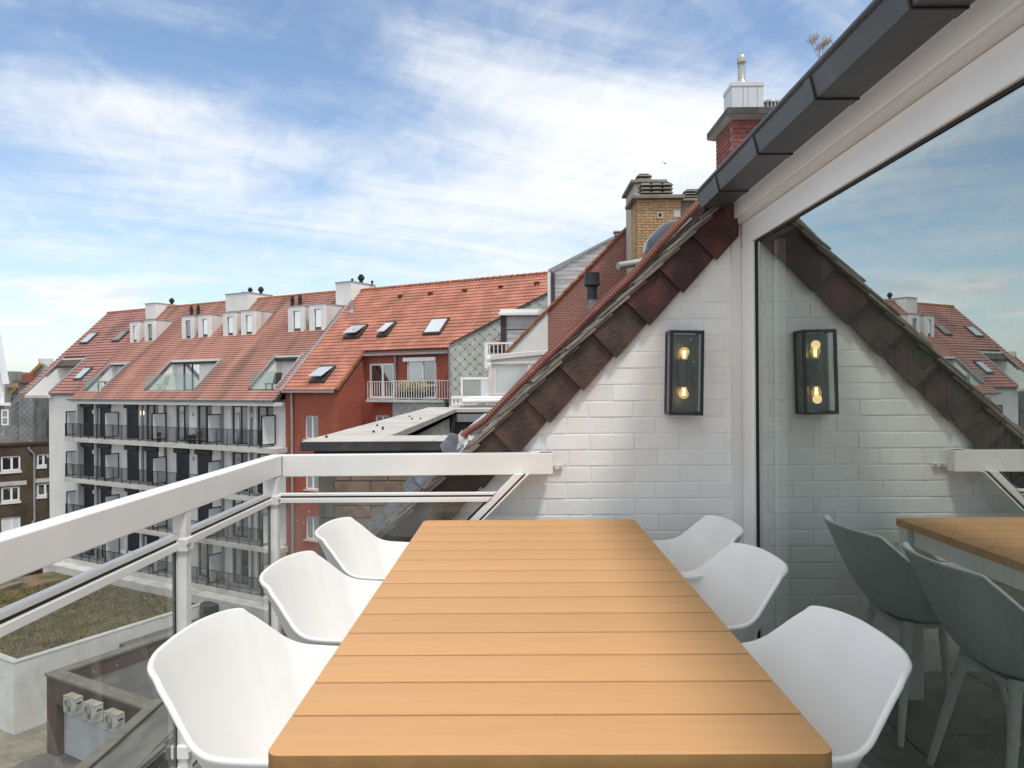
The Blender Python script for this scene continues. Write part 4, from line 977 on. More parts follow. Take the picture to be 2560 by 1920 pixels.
# loungers and tables on the small roof terraces
def terrace_set(R, name, label, f):
    v0, z0 = rs(max(R[2], sRose)); T = thing(name, label, name.split('_')[-1], OO+UU*(R[0]+(R[1]-R[0])*f)+VV*(v0+.8)+Vector((0, 0, z0-.12)), RZ)
    return T
T = terrace_set(R3, 'terrace_chair', 'dark reclining chair on the small roof terrace by the orange ridge line', .45)
DK = mat('dark_wicker', (.04, .038, .034), .8)
MB().box(-.28, .28, -.3, .3, .36, .42).build('seat', DK, T); MB().bar((0, .28, .4), (0, .5, 1.05), .56, .05).build('backrest', DK, T)
for x in (-.25, .25):
    for y in (-.25, .25): box('leg', DK, T, x-.02, x+.02, y-.02, y+.02, 0, .36)
T = terrace_set(R3, 'terrace_table', 'round dark table on the small roof terrace next to the reclining chair', .75)
MB().lathe([(.38, .70), (.38, .74)], (0, 0, 0), 18).build('table_top', DK, T); MB().lathe([(.22, 0), (.05, .05), (.04, .70)], (0, 0, 0), 10).build('pedestal', DK, T)
T = terrace_set(R1, 'garden_table', 'dark table with white items on the narrow roof terrace', .55)
MB().box(-.45, .45, -.3, .3, .66, .72).build('table_top', DK, T)
for x in (-.4, .4):
    for y in (-.25, .25): box('leg', DK, T, x-.03, x+.03, y-.03, y+.03, 0, .66)
T = terrace_set(R2, 'folding_chair', 'pale folding chair behind the wide glass balustrade', .12)
PA = mat('pale_rattan', (.45, .42, .36), .8)
MB().box(-.25, .25, -.25, .25, .42, .45).build('seat', PA, T); MB().bar((0, .24, .44), (0, .4, 1.0), .5, .03).build('backrest', PA, T)
for x in (-.22, .22):
    MB().bar((x, -.24, 0), (x, .24, .44), .03, .03).build('leg', PA, T); MB().bar((x, .24, 0), (x, -.2, .44), .03, .03).build('leg', PA, T)
# ================================================================== red brick house with pantile roof
BHs = thing('brick_house', 'red brick house with orange pantile roof, roof windows and a railed balcony', 'house', OO, RZ)
pL = roof(706, 978); pR = roof(842.7, 976); pUL = roof(906, 887.6); pUR = roof(1124, 877)
uR2 = (pR.x+pUL.x)/2; sE1 = sv((pL.y+pR.y)/2); sE2 = sv((pUL.y+pUR.y)/2); uEnd = roof(1372, 685).x+1.5
sR2 = sv(roof(1100, 711.5).y); OFF = .06
courses(uB+.03, uEnd, sE1, sR2, .285, [(uR2, 99, -1, sE2)], lift=.045, wave=(.235, .022), off=OFF).build('roof', PANTILE, BHs, fix=False, kind='stuff', smooth=50)
dk = MB(); dk.hexa(slab(uB+.03, uR2, sE1+.05, sE2+.05, -.2, OFF-.06)); dk.hexa(slab(uB+.03, uEnd, sE2+.06, sR2, -.2, OFF-.06)); dk.build('roof_deck', mat('roof_board', (.08, .06, .05)), BHs)
v_, z_ = rs(sR2); u = uB+.1
while u < uEnd-.2:
    MB().tube([(u, v_, z_+.06), (u+.42, v_, z_+.085)], [.115, .125], 10).build('ridge_tile', TERRA, BHs, smooth=True); u += .40
MB().prism([(uB+.03, v_, z_+.05), (uB+.03, v_+7, z_-6), (uB+.03, v_, z_-.4)], (uEnd-uB, 0, 0)).build('rear_roof', PANTILE, BHs)
A = Vector((uB, *rs(sE1-.1))); B = Vector((uB, *rs(sR2-.5)))
nb = 14
for i in range(nb):
    a = A.lerp(B, i/nb); b = A.lerp(B, (i+.97)/nb); up = Vector((0, -math.sin(TT), math.cos(TT)))*.11
    MB().bar(a+up, b+up*1.08, .17, .06, (0, -.7, .7)).build('lead_valley', PIPE, BHs)
v1b = rs(sE1)[0]+.15; z1b = rs(sE1)[1]; v2b = rs(sE2)[0]+.2; z2b = rs(sE2)[1]
def bw(px0, py0, px1, py1, v): a = fac(px0, py0, v); b = fac(px1, py1, v); return (a[0], b[0], b[1], a[1])
w1 = [bw(761, 1039, 796, 1099, v1b)]; dz = 2.78
w1 = [(w1[0][0], w1[0][1], w1[0][2]-dz*i, w1[0][3]-dz*i) for i in range(4)]
wallgrid(uB+.05, uR2-.12, 0, z1b+.05, v1b, v1b+.28, w1).build('wall', REDBRICK, BHs)
box('core', mat('dark_interior', (.02, .02, .02)), BHs, uB+.1, uR2-.3, v1b+.32, 9, .1, z1b)
for o in w1:
    window(BHs, *o, v1b+.1, PVC, CURTPANE, .07, (.5,)); box('window_sill', CONC, BHs, o[0]-.08, o[1]+.08, v1b-.06, v1b+.12, o[2]-.07, o[2]-.004)
# side wall under the verge, with terracotta verge tiles
MB().prism([(uR2-.125, v1b+.002, 0), (uR2-.125, v2b+.3, 0), (uR2-.125, v2b+.3, rz_(v2b+.3)-.05), (uR2-.125, v1b+.002, z1b+.05)], (.12, 0, 0)).build('side_wall', REDBRICK, BHs)
s = sE1
while s < sE2+.05:
    MB().hexa(slab(uR2-.09, uR2+.07, s, s+.30, OFF-.10, OFF+.09)).build('verge_tile', TERRA, BHs, bevel=.015); s += .285
box('gutter', PIPE, BHs, uB+.05, uR2-.15, v1b-.30, v1b-.16, z1b-.10, z1b+.02); box('eaves_board', REDBRICK, BHs, uB+.05, uR2-.15, v1b-.155, v1b-.003, z1b-.05, z1b+.05)
u = fac(730, 1100, v1b-.1)[0]; MB().tube([(u, v1b-.1, 0), (u, v1b-.1, z1b-.1)], .07, 10).build('downpipe', PIPE, BHs, smooth=True)
# recessed upper wall with balcony
uS = fac(1124, 900, v2b)[0]
dF = bw(922.6, 909, 984.5, 996, v2b); dW = bw(1015, 899, 1091, 996, v2b); w3 = bw(937, 1038, 973, 1075, v2b)
wallgrid(uR2, uS, 0, z2b+.1, v2b, v2b+.28, [dF, dW, w3]).build('recessed_wall', REDBRICK, BHs)
box('core', mat('dark_interior', (.02, .02, .02)), BHs, uR2+.05, uS, v2b+.32, 10, .1, z2b)
window(BHs, *dF, v2b+.06, PVC, [WINPANE, WINPANE], .11, (.53,), 'french_window'); window(BHs, *dW, v2b+.08, PVC, [CURTPANE, WINPANE], .09, (.53,), 'french_window', (.33,)); window(BHs, *w3, v2b+.1, PVC, CURTPANE, .07, (.5,))
box('shutter_box', PVC, BHs, dW[0]-.12, dW[1]+.04, v2b-.16, v2b-.002, dW[3]-.12, dW[3]+.10, bevel=.02)
box('gutter', PIPE, BHs, uR2+.06, uS+.05, v2b-.32, v2b-.2, z2b-.10, z2b); box('eaves_board', REDBRICK, BHs, uR2, uS, v2b-.19, v2b-.003, z2b-.04, z2b+.05)
u = fac(988, 930, v2b-.1)[0]; MB().tube([(u, v2b-.1, dF[2]), (u, v2b-.1, z2b-.1)], .06, 10).build('downpipe', PIPE, BHs, smooth=True)
zb0 = dF[2]-.05; vb0 = v2b-.55
rw = thing('balcony_rail', 'pale metal bar railing in front of the french windows on the brick house', 'railing', OO+UU*uR2+VV*vb0+Vector((0, 0, zb0)), RZ)
uq = [fac(x, 975, vb0)[0]-uR2 for x in (919, 985, 1126)]
h_ = fac(1000, 952.7, vb0)[1]-zb0
for (a, b, dz_) in ((uq[0], uq[1], 0), (uq[1], uq[2], .03)):
    box('rail', ALU, rw, a, b, -.02, .02, h_+dz_-.03, h_+dz_); box('rail', ALU, rw, a, b, -.02, .02, .06, .09)
    n = int((b-a)/.16)
    for k in range(n+1):
        x = a+(b-a-.03)*k/n; box('bar', ALU, rw, x, x+.028, -.012, .012, .0 if k % 6 == 0 else .09, h_+dz_-.03)
box('balcony_slab', CONC, BHs, uq[0]+uR2-.06, uS+.05, vb0-.08, v2b-.002, zb0-.14, zb0)
box('slate_apron', brickmat('grey_slate_diamond', (.33, .345, .335), (.30, .315, .305), (.14, .15, .15), .42, .42, .02, diag=True, offset=0), BHs, fac(980, 1010, vb0)[0], uS+.05, vb0+.05, v2b-.003, zb0-2.6, zb0-.145)
pb = fac(1030, 990, vb0+.22); PT = thing('planter_bush', 'yellowish bush in a long black planter behind the pale balcony railing', 'plant', OO+UU*pb[0]+VV*(vb0+.25)+Vector((0, 0, zb0)), RZ)
box('planter', POT, PT, -.75, .75, -.15, .15, 0, .42, bevel=.02)
m = MB(); 
for k in range(9): leafball(m, (-.8+.2*k, 0, .66+.08*math.sin(k*2)), (.3, .2, .32), 260, .09, .4)
m.build('foliage', mat('straw_yellow_leaves', (.50, .40, .17), .8, .3, 5, col2=(.60, .50, .26)), PT, fix=False)
for q, tl in (([(885.7, 811.7), (924.8, 809.5), (897.7, 843.1), (860.8, 843.1)], .25), ([(969.3, 804.5), (994.2, 803), (969.3, 838.8), (945.4, 838.8)], .2), ([(1083.2, 796.5), (1128.8, 793.2), (1102.7, 832.3), (1059.3, 834.5)], .0), ([(805.8, 913.7), (844.9, 912.6), (814.5, 951.6), (775.4, 953.8)], .28)):
    roofwin(BHs, q, SKYPANE, OFF+.05, tl)
p = roof(880, 779); zt = fac(882, 752, p.y)[1]
MB().lathe([(.30, -.15), (.24, .0), (.11, .08), (.10, zt-p.z), (.08, zt-p.z)], (p.x, p.y, p.z+.05), 12).build('vent_pipe', PIPE, BHs, smooth=True)
for x, y in ((1001, 742), (1076, 735), (1162, 727), (1252, 718), (1342, 709)):
    p = roof(x, y, OFF+.05); MB().box(p.x-.13, p.x+.13, p.y-.1, p.y+.12, p.z-.02, p.z+.10).build('vent_tile', mat('dark_vent', (.12, .03, .02), .8), BHs)
# ================================================================== grey slate gable house
SY = 36.4
SG = thing('slate_gable_house', 'house gable clad in pale grey diamond slates beside the orange pantile roof', 'house', (-3, SY, GROUND))
SLATE = mat('pale_grey_green_slate', (.50, .515, .475), .8, .12, 2.5, .25, 20, rnd=.06, stain=(.38, .39, .36, .5), ss=1.5)
def sg(p): return Vector((p.x+3, p.y-SY, p.z-GROUND))
g0, g1 = sg(atY(1125.5, 863.8, SY)), sg(atY(1259, 792, SY)); gr = sg(atY(1372, 731, SY)); gb = sg(atY(1128, 1100, SY))
poly = [(g0.x, gb.z-6), (gr.x, gb.z-6), (gr.x, gr.z), (g0.x, g0.z)]
MB().prism([(x, .03, z) for x, z in poly], (0, 3, 0)).build('wall', mat('slate_backing', (.10, .105, .10), .9), SG)
D = .50/2; 
def inpoly(x, z): return x > g0.x-.02 and x < gr.x and z < g0.z+(x-g0.x)*(gr.z-g0.z)/(gr.x-g0.x) and z > gb.z-.6
sm_ = MB().prism([(-D+.008, 0, 0), (0, 0, -D+.008), (D-.008, 0, 0), (.06, 0, D-.06), (-.06, 0, D-.06)], (0, .02, 0)).mesh('slate', SLATE, .006)
r = 0; z = gb.z-.4
sl_top = (gr.z-g0.z)/(gr.x-g0.x)
while z < gr.z+D:
    x = g0.x+(D if r % 2 else 0)
    while x < gr.x+D:
        full = all(inpoly(x+dx, z+dz) for dx, dz in ((-D, 0), (D, 0), (0, D), (0, -D)))
        if full: place('slate', sm_, SG, (x, random.uniform(-.004, .004)+.003, z), (rad(-1.2), 0, 0))
        elif any(inpoly(x+dx*.8, z+dz*.8) for dx, dz in ((-D, 0), (D, 0), (0, D), (0, -D))):
            me = MB().prism([(-D+.008, 0, 0), (0, 0, -D+.008), (D-.008, 0, 0), (.06, 0, D-.06), (-.06, 0, D-.06)], (0, .02, 0)).mesh('slate', SLATE)
            clip_mesh(me, Vector((g0.x-x, 0, g0.z-z)), Vector((-sl_top, 0, 1)).normalized())
            if x-D < g0.x: clip_mesh(me, Vector((g0.x-x, 0, 0)), Vector((-1, 0, 0)))
            if x+D > gr.x: clip_mesh(me, Vector((gr.x-x, 0, 0)), Vector((1, 0, 0)))
            if len(me.polygons): place('slate', me, SG, (x, .003, z))
        x += 2*D
    z += D; r += 1
MB().bar((g0.x-.05, -.03, g0.z+.05), (gr.x+.1, -.03, gr.z+.05), .12, .09).build('verge_strip', mat('dark_verge', (.05, .055, .055), .6), SG)
box('corner_strip', PIPE, SG, g0.x-.08, g0.x, -.05, .03, gb.z-3, g0.z)
# ================================================================== grey boarded houses to its right
BOARD = mat('weathered_grey_board', (.54, .54, .545), .85, .12, 2, .3, 15, rnd=.08, stain=(.30, .30, .30, .7), ss=1.1, scl=(.6, 1, 2.2))
CB = thing('boarded_dormer_house', 'grey horizontally boarded wall with a white cornice beside the slate gable', 'house', (0, 34, GROUND))
def cl(p): return Vector((p.x, p.y-34, p.z-GROUND))
a = cl(atY(1262, 790, 34)); b = cl(atY(1372, 780, 34)); bot = cl(atY(1262, 960, 34))
box('wall', mat('board_backing', (.12, .12, .12)), CB, a.x, b.x+2.5, .05, 3, bot.z-6, a.z)
z = a.z-.66
box('frieze_panel', BOARD, CB, a.x+.06, b.x+.4, -.03, .04, a.z-.62, a.z-.02)
while z > bot.z:
    box('board', BOARD, CB, a.x+.08, b.x+.4, 0+random.uniform(-.003, .003), .045, z-.185, z); z -= .20
box('cornice', PVC, CB, a.x-.28, b.x+.2, -.30, .3, a.z+.0, a.z+.16, bevel=.02); box('cornice', PVC, CB, a.x-.22, b.x+.15, -.22, .28, a.z+.165, a.z+.30, bevel=.02)
box('corner_post', mat('dark_brown_post', (.05, .04, .038), .6), CB, a.x-.20, a.x+.07, -.08, .2, bot.z, a.z-.003)
# tall boarded gable further behind
TG = thing('tall_boarded_gable', 'tall grey boarded gable with sloping top behind the red brick gable', 'house', (3, 31, GROUND))
def tg(p): return Vector((p.x-3, p.y-31, p.z-GROUND))
p0 = tg(atY(1376, 680, 31)); p1 = tg(atY(1545, 592, 31)); pb_ = tg(atY(1380, 860, 31))
MB().prism([(p0.x, .05, pb_.z-8), (p1.x+3, .05, pb_.z-8), (p1.x+3, .05, p1.z+1.6), (p1.x, .05, p1.z), (p0.x, .05, p0.z)], (0, 3, 0)).build('wall', mat('board_backing', (.12, .12, .12)), TG)
z = p1.z+.4; mslope = (p1.z-p0.z)/(p1.x-p0.x)
while z > pb_.z:
    x0 = p0.x+.09 if z < p0.z else p0.x+(z-p0.z)/mslope+.05; 
    x0 = p0.x+.09 if z-.18 < p0.z else p0.x+(z-.18-p0.z)/mslope
    if p1.x+2.5 > x0+.3:
        bo = box('board', BOARD, TG, x0, p1.x+2.5, random.uniform(-.003, .003), .045, z-.18, z-.008)
        if z > p0.z: clip_mesh(bo.data, Vector((p0.x, 0, p0.z+.01)), Vector((-mslope, 0, 1)).normalized())
    z -= .185
MB().bar((p0.x-.08, -.02, p0.z+.05), (p1.x+1.5, -.02, p1.z+.05+1.5*mslope), .16, .10).build('verge_strip', PIPE, TG)
box('downpipe', mat('dark_brown_post', (.05, .04, .038), .6), TG, p0.x+.02, p0.x+.18, -.14, -.02, pb_.z-1, p0.z-.05)
box('corner_board', PVC, TG, p0.x-.12, p0.x+.015, -.06, .1, pb_.z-1, p0.z)
# ================================================================== red brick gable house in our own row
GY = 23.0
RG = thing('brick_gable_house', 'red brick gable with terracotta verge tiles and a white painted lower part', 'house', (2, GY, GROUND))
def rg(p): return Vector((p.x-2, p.y-GY, p.z-GROUND))
q0 = rg(atY(1266, 884, GY)); q1 = rg(atY(1562, 578, GY)); ws = (q1.z-q0.z)/(q1.x-q0.x); xw = rg(atY(1369.5, 800, GY)).x; zl = q0.z-4
def zg(x): return q0.z+(x-q0.x)*ws
MB().prism([(xw, 0, zl), (q1.x+1.5, 0, zl), (q1.x+1.5, 0, zg(q1.x+.1)-1.3), (q1.x+.1, 0, zg(q1.x+.1)), (xw, 0, zg(xw))], (0, .3, 0)).build('brick_wall', brickmat('gable_red_brick', (.33, .135, .108), (.28, .11, .088), (.46, .33, .28), .215, .0745, .014, var=.1), RG)
MB().prism([(q0.x-.1, -.004, zl), (xw-.002, -.004, zl), (xw-.002, -.004, zg(xw)), (q0.x-.1, -.004, zg(q0.x-.1))], (0, .3, 0)).build('white_wall', WHITE_PAINT, RG)
box('party_wall', REDBRICK, RG, q0.x+.3, 9, .31, 6, 0, zl)
L_ = math.hypot(1, ws); n = 44; stp = .33/L_
for i in range(-1, 30):
    x0_ = q0.x+i*stp; x1_ = x0_+stp*1.04
    if x1_ > q1.x+.3: break
    MB().bar((x0_, .06, zg(x0_)+.06), (x1_, .06, zg(x1_)+.035), .30, .085).build('verge_tile', TERRA, RG, bevel=.015)
# ================================================================== white conservatory
CY = 17.2
CN = thing('conservatory', 'white framed lean-to conservatory with large panes on the flat roof', 'conservatory', (.2, CY, 1.0))
def cn(px, py, Y=CY): p = atY(px, py, Y); return Vector((p.x-.2, p.y-CY, p.z-1.0))
CREAM = mat('creamy_white_frame', (.74, .70, .67), .45, .05, 2)
a, b = cn(1219, 887), cn(1392, 874); fl_ = cn(1221, 1012).z
MB().prism([(a.x, -.12, a.z), (b.x, -.12, b.z), (b.x, -.12, b.z-.10), (a.x, -.12, a.z-.14)], (0, .5, 0)).build('roof_beam', CREAM, CN, bevel=.01)
hz_ = cn(1232, 904).z; hb2 = cn(1232, 911).z
MB().prism([(a.x+.1, -.06, hz_), (b.x, -.06, hz_), (b.x, -.06, b.z-.105), (a.x+.1, -.06, a.z-.145)], (0, .12, 0)).build('infill_panel', CREAM, CN)
box('head_rail', CREAM, CN, a.x+.06, b.x, -.09, .06, hb2, hz_-.003, bevel=.008)
for x0_, x1_ in ((1221.5, 1232), (1319, 1327.5)):
    box('post', CREAM, CN, cn(x0_, 960).x, cn(x1_, 960).x, -.08, .05, fl_, hb2-.003, bevel=.006)
x0_, x1_ = cn(1232, 960).x, cn(1319, 960).x; zt, z0_ = hb2-.006, cn(1232, 988).z
f = wallgrid(x0_+.003, x1_-.003, z0_, zt, -.05, .03, [(x0_+.08, x1_-.035, z0_+.06, zt-.06)]).build('window', CREAM, CN)
box('pane', mirrorpane('milky_pane', (.9, .95, .95), .35, (.40, .43, .43), .1), f, x0_+.08, x1_-.035, -.01, .01, z0_+.06, zt-.06)
box('dado', CREAM, CN, x0_+.002, x1_-.003, -.05, .03, fl_, z0_-.003); box('side_panel', mirrorpane('dark_pane', (.9, .95, 1), .25, (.06, .06, .06)), CN, x1_+.12, b.x, -.03, .03, fl_, hb2-.005)
box('rear_wall', WHITE_PAINT, CN, a.x+.1, b.x+1, .6, .75, fl_, hb2)
MB().lathe([(.01, -.06), (.05, -.045), (.065, 0), (.055, .05), (.02, .075)], cn(1222, 899)+Vector((0, -.18, 0)), 12).build('floodlight', PVC, CN, smooth=True)
MB().lathe([(.02, -.07), (.05, -.05), (.055, .02), (.03, .06)], cn(1223.5, 911)+Vector((0, -.17, 0)), 12).build('floodlight', PVC, CN, smooth=True)
box('floor_slab', CONC, CN, cn(1128, 1000).x, b.x+1, -.4, 4, fl_-.18, fl_)
# frosted screen beside it
FS = thing('terrace_screen', 'frosted grey glass screen with white frame beside the conservatory', 'screen', atY(1190, 1000, 17.05))
def fs(px, py): p = atY(px, py, 17.05)-FS.location; return p
a, b = fs(1152, 943), fs(1222, 990)
box('frame', PVC, FS, a.x, b.x, -.02, .02, a.z-.06, a.z); box('frame', PVC, FS, a.x, a.x+.045, -.021, .021, b.z-.15, a.z-.061)
m_ = fs(1202, 990).x
box('panel', mat('grey_frosted_glass', (.36, .37, .35), .3, .06, 2), FS, a.x+.046, m_, -.01, .01, b.z-.12, a.z-.061); box('panel', mat('white_panel', (.66, .69, .70), .4), FS, m_+.003, b.x, -.012, .012, b.z-.12, a.z-.061)
# white railing of the little balcony before the slate gable
WB = thing('corner_balcony', 'small white bar-railed balcony hanging before the slate gable', 'balcony', atY(1250, 925, 30))
def wb(px, py): return atY(px, py, 30)-WB.location
a = wb(1211, 856); b = wb(1286, 856); lo = wb(1211, 922).z; fl2 = wb(1211, 884).z
box('handrail', PVC, WB, a.x, b.x, -.03, .03, a.z-.07, a.z); box('corner_panel', PVC, WB, a.x, a.x+.16, -.025, .025, lo+.03, a.z-.073)
for k in range(7):
    x = a.x+.20+.17*k; box('bar', PVC, WB, x, x+.035, -.015, .015, fl2-.3, a.z-.072)
box('balcony_floor', CONC, WB, a.x, b.x+.6, -.03, 1.6, lo-.1, lo+.028)
# ================================================================== flat-roofed block house with broad coping
BY = 7.05
BK = thing('block_house', 'flat-roofed concrete block house with broad pale coping slabs', 'house', (-1.7, BY, GROUND))
zc = atZ(753, 1103, .78).z; zc = atY(753, 1103, 6.99).z
def bk(x, y, z): return (x+1.7, y-BY, z-GROUND)
COP = mat('pale_coping', (.52, .50, .46), .8, .08, 1.2, .3, 30, rnd=.04, stain=(.38, .36, .32, .5), ss=2.2)
xl = atY(753, 1103, 6.99).x; xi = xl+.735; xr = -.42; z1 = zc; z0_ = zc-.085
def kb_(name, m, x0, x1, y0, y1, za, zb_, **k):
    p, q = bk(x0, y0, za), bk(x1, y1, zb_); return box(name, m, BK, p[0], q[0], p[1], q[1], p[2], q[2], **k)
kb_('coping_slab', COP, xl, xi, 7.0, 7.72, z0_, z1, bevel=.006)
xx = xi+.004
while xx < xr: kb_('coping_slab', COP, xx, min(xx+.55, xr), 7.0, 7.72, z0_, z1-.0015, bevel=.006); xx += .554
yy = 7.724
while yy < 16.4: kb_('coping_slab', COP, xl, xi, yy, yy+.93, z0_, z1+random.uniform(-.002, .002), bevel=.006); yy += .935
kb_('coping_slab', COP, xi+.003, .2, 15.85, 16.6, z0_+.01, z1+.004, bevel=.006)
kb_('fascia', mat('dark_zinc_fascia', (.045, .045, .047), .55, .3, 3, .2, 20, stain=(.10, .10, .10, .6), ss=3), xl-.006, xr-.1, 6.975, 6.997, zc-.098, zc-.008, bevel=.003)
kb_('soffit', mat('dark_soffit', (.03, .028, .027), .8), xl+.12, xr, 7.0, 7.05, zc-.14, zc-.088)
kb_('roof_felt', mat('black_roof_felt', (.02, .02, .021), .9, .3, 6, .5, 30, stain=(.10, .10, .10, .4), ss=5), xi-.1, .6, 7.6, 16.2, zc-.75, zc-.55)
kb_('inner_edge', PIPE, xi-.22, xi-.12, 7.75, 16, zc-.2, zc-.09); kb_('core', CONC, xl+.22, xi-.12, 7.27, 16.4, GROUND, zc-.09)
kb_('rear_parapet', mat('dark_rear_parapet', (.07, .07, .07), .6), xi-.1, .4, 15.9, 16.4, zc-.6, zc-.08)
kb_('outlet_tray', PIPE, xi+.05, -.3, 15.75, 15.88, zc-.28, zc-.12)
MB().prism([bk(-.62, 13.8, zc-.05), bk(-.25, 13.8, zc-.05), bk(-.45, 11.2, zc-.20), bk(-.82, 11.2, zc-.20)], (0, 0, .03)).build('metal_tray', mat('pale_blue_metal', (.45, .50, .56), .3, .05), BK)
BLOCK = mat('aged_concrete_block', (.20, .155, .12), .9, .2, 4, .5, 40, rnd=.16, stain=(.12, .105, .085, .6), ss=2.4, col2=(.24, .17, .125))
BLOCKG = mat('grey_corner_block', (.125, .118, .10), .9, .2, 4, .5, 40, rnd=.12)
xb0 = atY(796, 1160, BY).x; xb1 = atY(836, 1160, BY).x; zr = atY(900, 1201.5, BY).z; BHt = .121; BLn = .362
kb_('mortar_bed', mat('grey_mortar', (.17, .15, .125), .95, .2, 6, .5, 50), xb0+.004, -.1, BY+.008, BY+.2, -1.6, zc-.14)
kb_('lower_wall', BLOCKG, xb0+.005, -.1, BY+.01, BY+.2, GROUND, -1.6)
me_b = MB().box(0, BLn-.016, 0, .08, 0, BHt-.012).mesh('block', BLOCK, .005, 2); me_c = MB().box(0, xb1-xb0-.01, 0, .08, 0, 2*BHt-.014).mesh('block', BLOCKG, .006, 2)
r = 0; z = zr-BHt*17
while z < zc-.25:
    x = xb1+(-.19 if r % 2 else 0)
    if r % 2 == 0 and z+2*BHt < zc: place('block', me_c, BK, bk(xb0, BY-.004, z))
    if r % 2: place('block', MB().box(0, BLn-.19-.016, 0, .08, 0, BHt-.012).mesh('block', BLOCK, .005), BK, bk(xb1+.004, BY, z)); x = xb1+BLn-.19
    while x < -.2:
        place('block', me_b, BK, bk(x, BY+random.uniform(-.003, .003), z)); x += BLn+random.choice([0, 0, .05])
    z += BHt; r += 1
# droppings and pebbles on the coping
for px_, py_ in ((816, 1092), (934, 1079), (957, 1069), (957, 1072.5), (943, 1063.5), (1024, 1041), (1030, 1047), (1051, 1047)):
    p = atZ(px_, py_, zc+.01); s_ = .018
    tag(MB().lathe([(.3*s_, -.6*s_), (s_, 0), (.6*s_, .7*s_), (.1*s_, s_)], p, 7).build('pebble', mat('dark_pebble', (.05, .05, .05), .9), None, smooth=True), 'small dark pebble lying on the broad pale coping', 'pebble', 'pebbles on the coping')
# awning tubes and little balustrade at the end of the flat roof
for px0, py0, px1, py1, r_, lb in ((1157, 1002.5, 1300, 1001, .062, 'thick white lower tube across the end of the flat roof'), (1172, 996, 1300, 995, .045, 'slimmer white upper tube above the thick tube on the flat roof')):
    a, b = atY(px0, py0, 16.75), atY(px1, py1, 16.75)
    tag(MB().tube([a, b], r_, 14).build('awning_tube', PVC, None, smooth=True), lb, 'tube')
BR = thing('baluster_rail', 'low white baluster rail behind the pale coping', 'railing', atY(1150, 1021, 16.9))
def br_(px, py): return atY(px, py, 16.9)-BR.location
box('rail', PVC, BR, br_(1129, 990).x, br_(1222, 990).x, -.05, .05, br_(1129, 996).z, br_(1129, 990).z)
x = br_(1131, 1000).x; zt = br_(1131, 996.5).z
while x < br_(1180, 1000).x:
    MB().lathe([(.028, 0), (.02, .06), (.03, (zt)*.5), (.02, zt*.85), (.028, zt)], (x, 0, 0), 8).build('baluster', PVC, BR, smooth=True); x += .085
GR = box('air_vent_grille', PVC, None, 0, .9, 0, .12, 0, .26); p = atY(1195, 1020, 16.95); GR.location = p
tag(GR, 'white ventilation grille box under the awning tubes', 'grille')
gm_ = MB()
for k in range(14): gm_.box(.25+.035*k, .262+.035*k, -.004, -.001, .04, .22)
gm_.build('slot', RUBBER, GR)
# ================================================================== chimneys of our own row
def brickstack(T, x0, x1, y0, y1, z0, z1, bl, bh, j, m, bed):
    """bricks laid round a core, front and left faces"""
    box('mortar_core', bed, T, x0+.012, x1-.012, y0+.012, y1-.012, z0, z1)
    mf = MB().box(0, bl-j, 0, .06, 0, bh-j).mesh('brick', m, .003); ms = MB().box(0, .06, 0, bl-j, 0, bh-j).mesh('brick', m, .003)
    cnt = 0; z = z1-bh; r = 0
    while z > z0:
        for face in (0, 1):
            a, b = (x0, x1) if face == 0 else (y0, y1)
            x = a; first = True
            while x < b-.02:
                L = bl/2 if (first and r % 2 != face) else bl; L = min(L, b-x); first = False
                if abs(L-bl) < .001: me = mf if face == 0 else ms
                else: me = MB().box(0, L-j, 0, .06, 0, bh-j).mesh('brick', m, .003) if face == 0 else MB().box(0, .06, 0, L-j, 0, bh-j).mesh('brick', m, .003)
                if face == 0: place('brick', me, T, (x+j/2, y0, z+j/2))
                elif x > y0+.01: place('brick', me, T, (x0, x+j/2, z+j/2))
                x += L
        z -= bh; r += 1
RCY = 12.0
RC = thing('red_chimney', 'red brick chimney with dark slab, white metal box and steel flue', 'chimney', (0, 0, 0))
x0_ = atY(1832.4, 350, RCY).x; x1_ = x0_+1.05; y1_ = atX(1789.6, 360, x0_).y; ztop = atY(1832.4, 300, RCY).z
RC.location = (x0_, RCY, ztop-1.6); RC.matrix_world = Matrix.Translation(RC.location)
brickstack(RC, 0, x1_-x0_, 0, y1_-RCY, 0, 1.6, .215, .0745, .012, mat('deep_red_brick', (.28, .088, .072), .8, .2, 8, .3, 60, rnd=.12, stain=(.26, .10, .09, .4), ss=5), mat('pinkish_mortar', (.36, .22, .19), .9))
zsl = 1.6; ov = .13
MB().hexa([(-ov*.35, -.02, zsl), (1.1, -.02, zsl), (1.1, 1.05, zsl), (-ov*.35, 1.05, zsl), (-ov, -ov, zsl+.05), (1.2, -ov, zsl+.05), (1.2, 1.15, zsl+.05), (-ov, 1.15, zsl+.05)]).build('slab_underside', CONC, RC)
box('slab', mat('dark_mossy_concrete', (.10, .10, .09), .9, .3, 4, .5, 30), RC, -ov, 1.2, -ov, 1.15, zsl+.052, zsl+.17, bevel=.01)
zq = zsl+.172; bx0 = atY(1830, 200, RCY).x-x0_; bx1 = atY(1908.3, 200, RCY).x-x0_; bzt = atY(1830, 216, RCY).z-RC.location.z; by1 = atX(1809.5, 250, x0_+bx0).y-RCY
BOXW = mat('white_metal_cladding', (.66, .68, .70), .4, .05, 1.5)
box('metal_box', BOXW, RC, bx0, bx1, 0, by1, zq, bzt)
box('box_trim', BOXW, RC, bx0-.012, bx1+.012, -.012, by1+.012, bzt+.001, bzt+.075, bevel=.004)
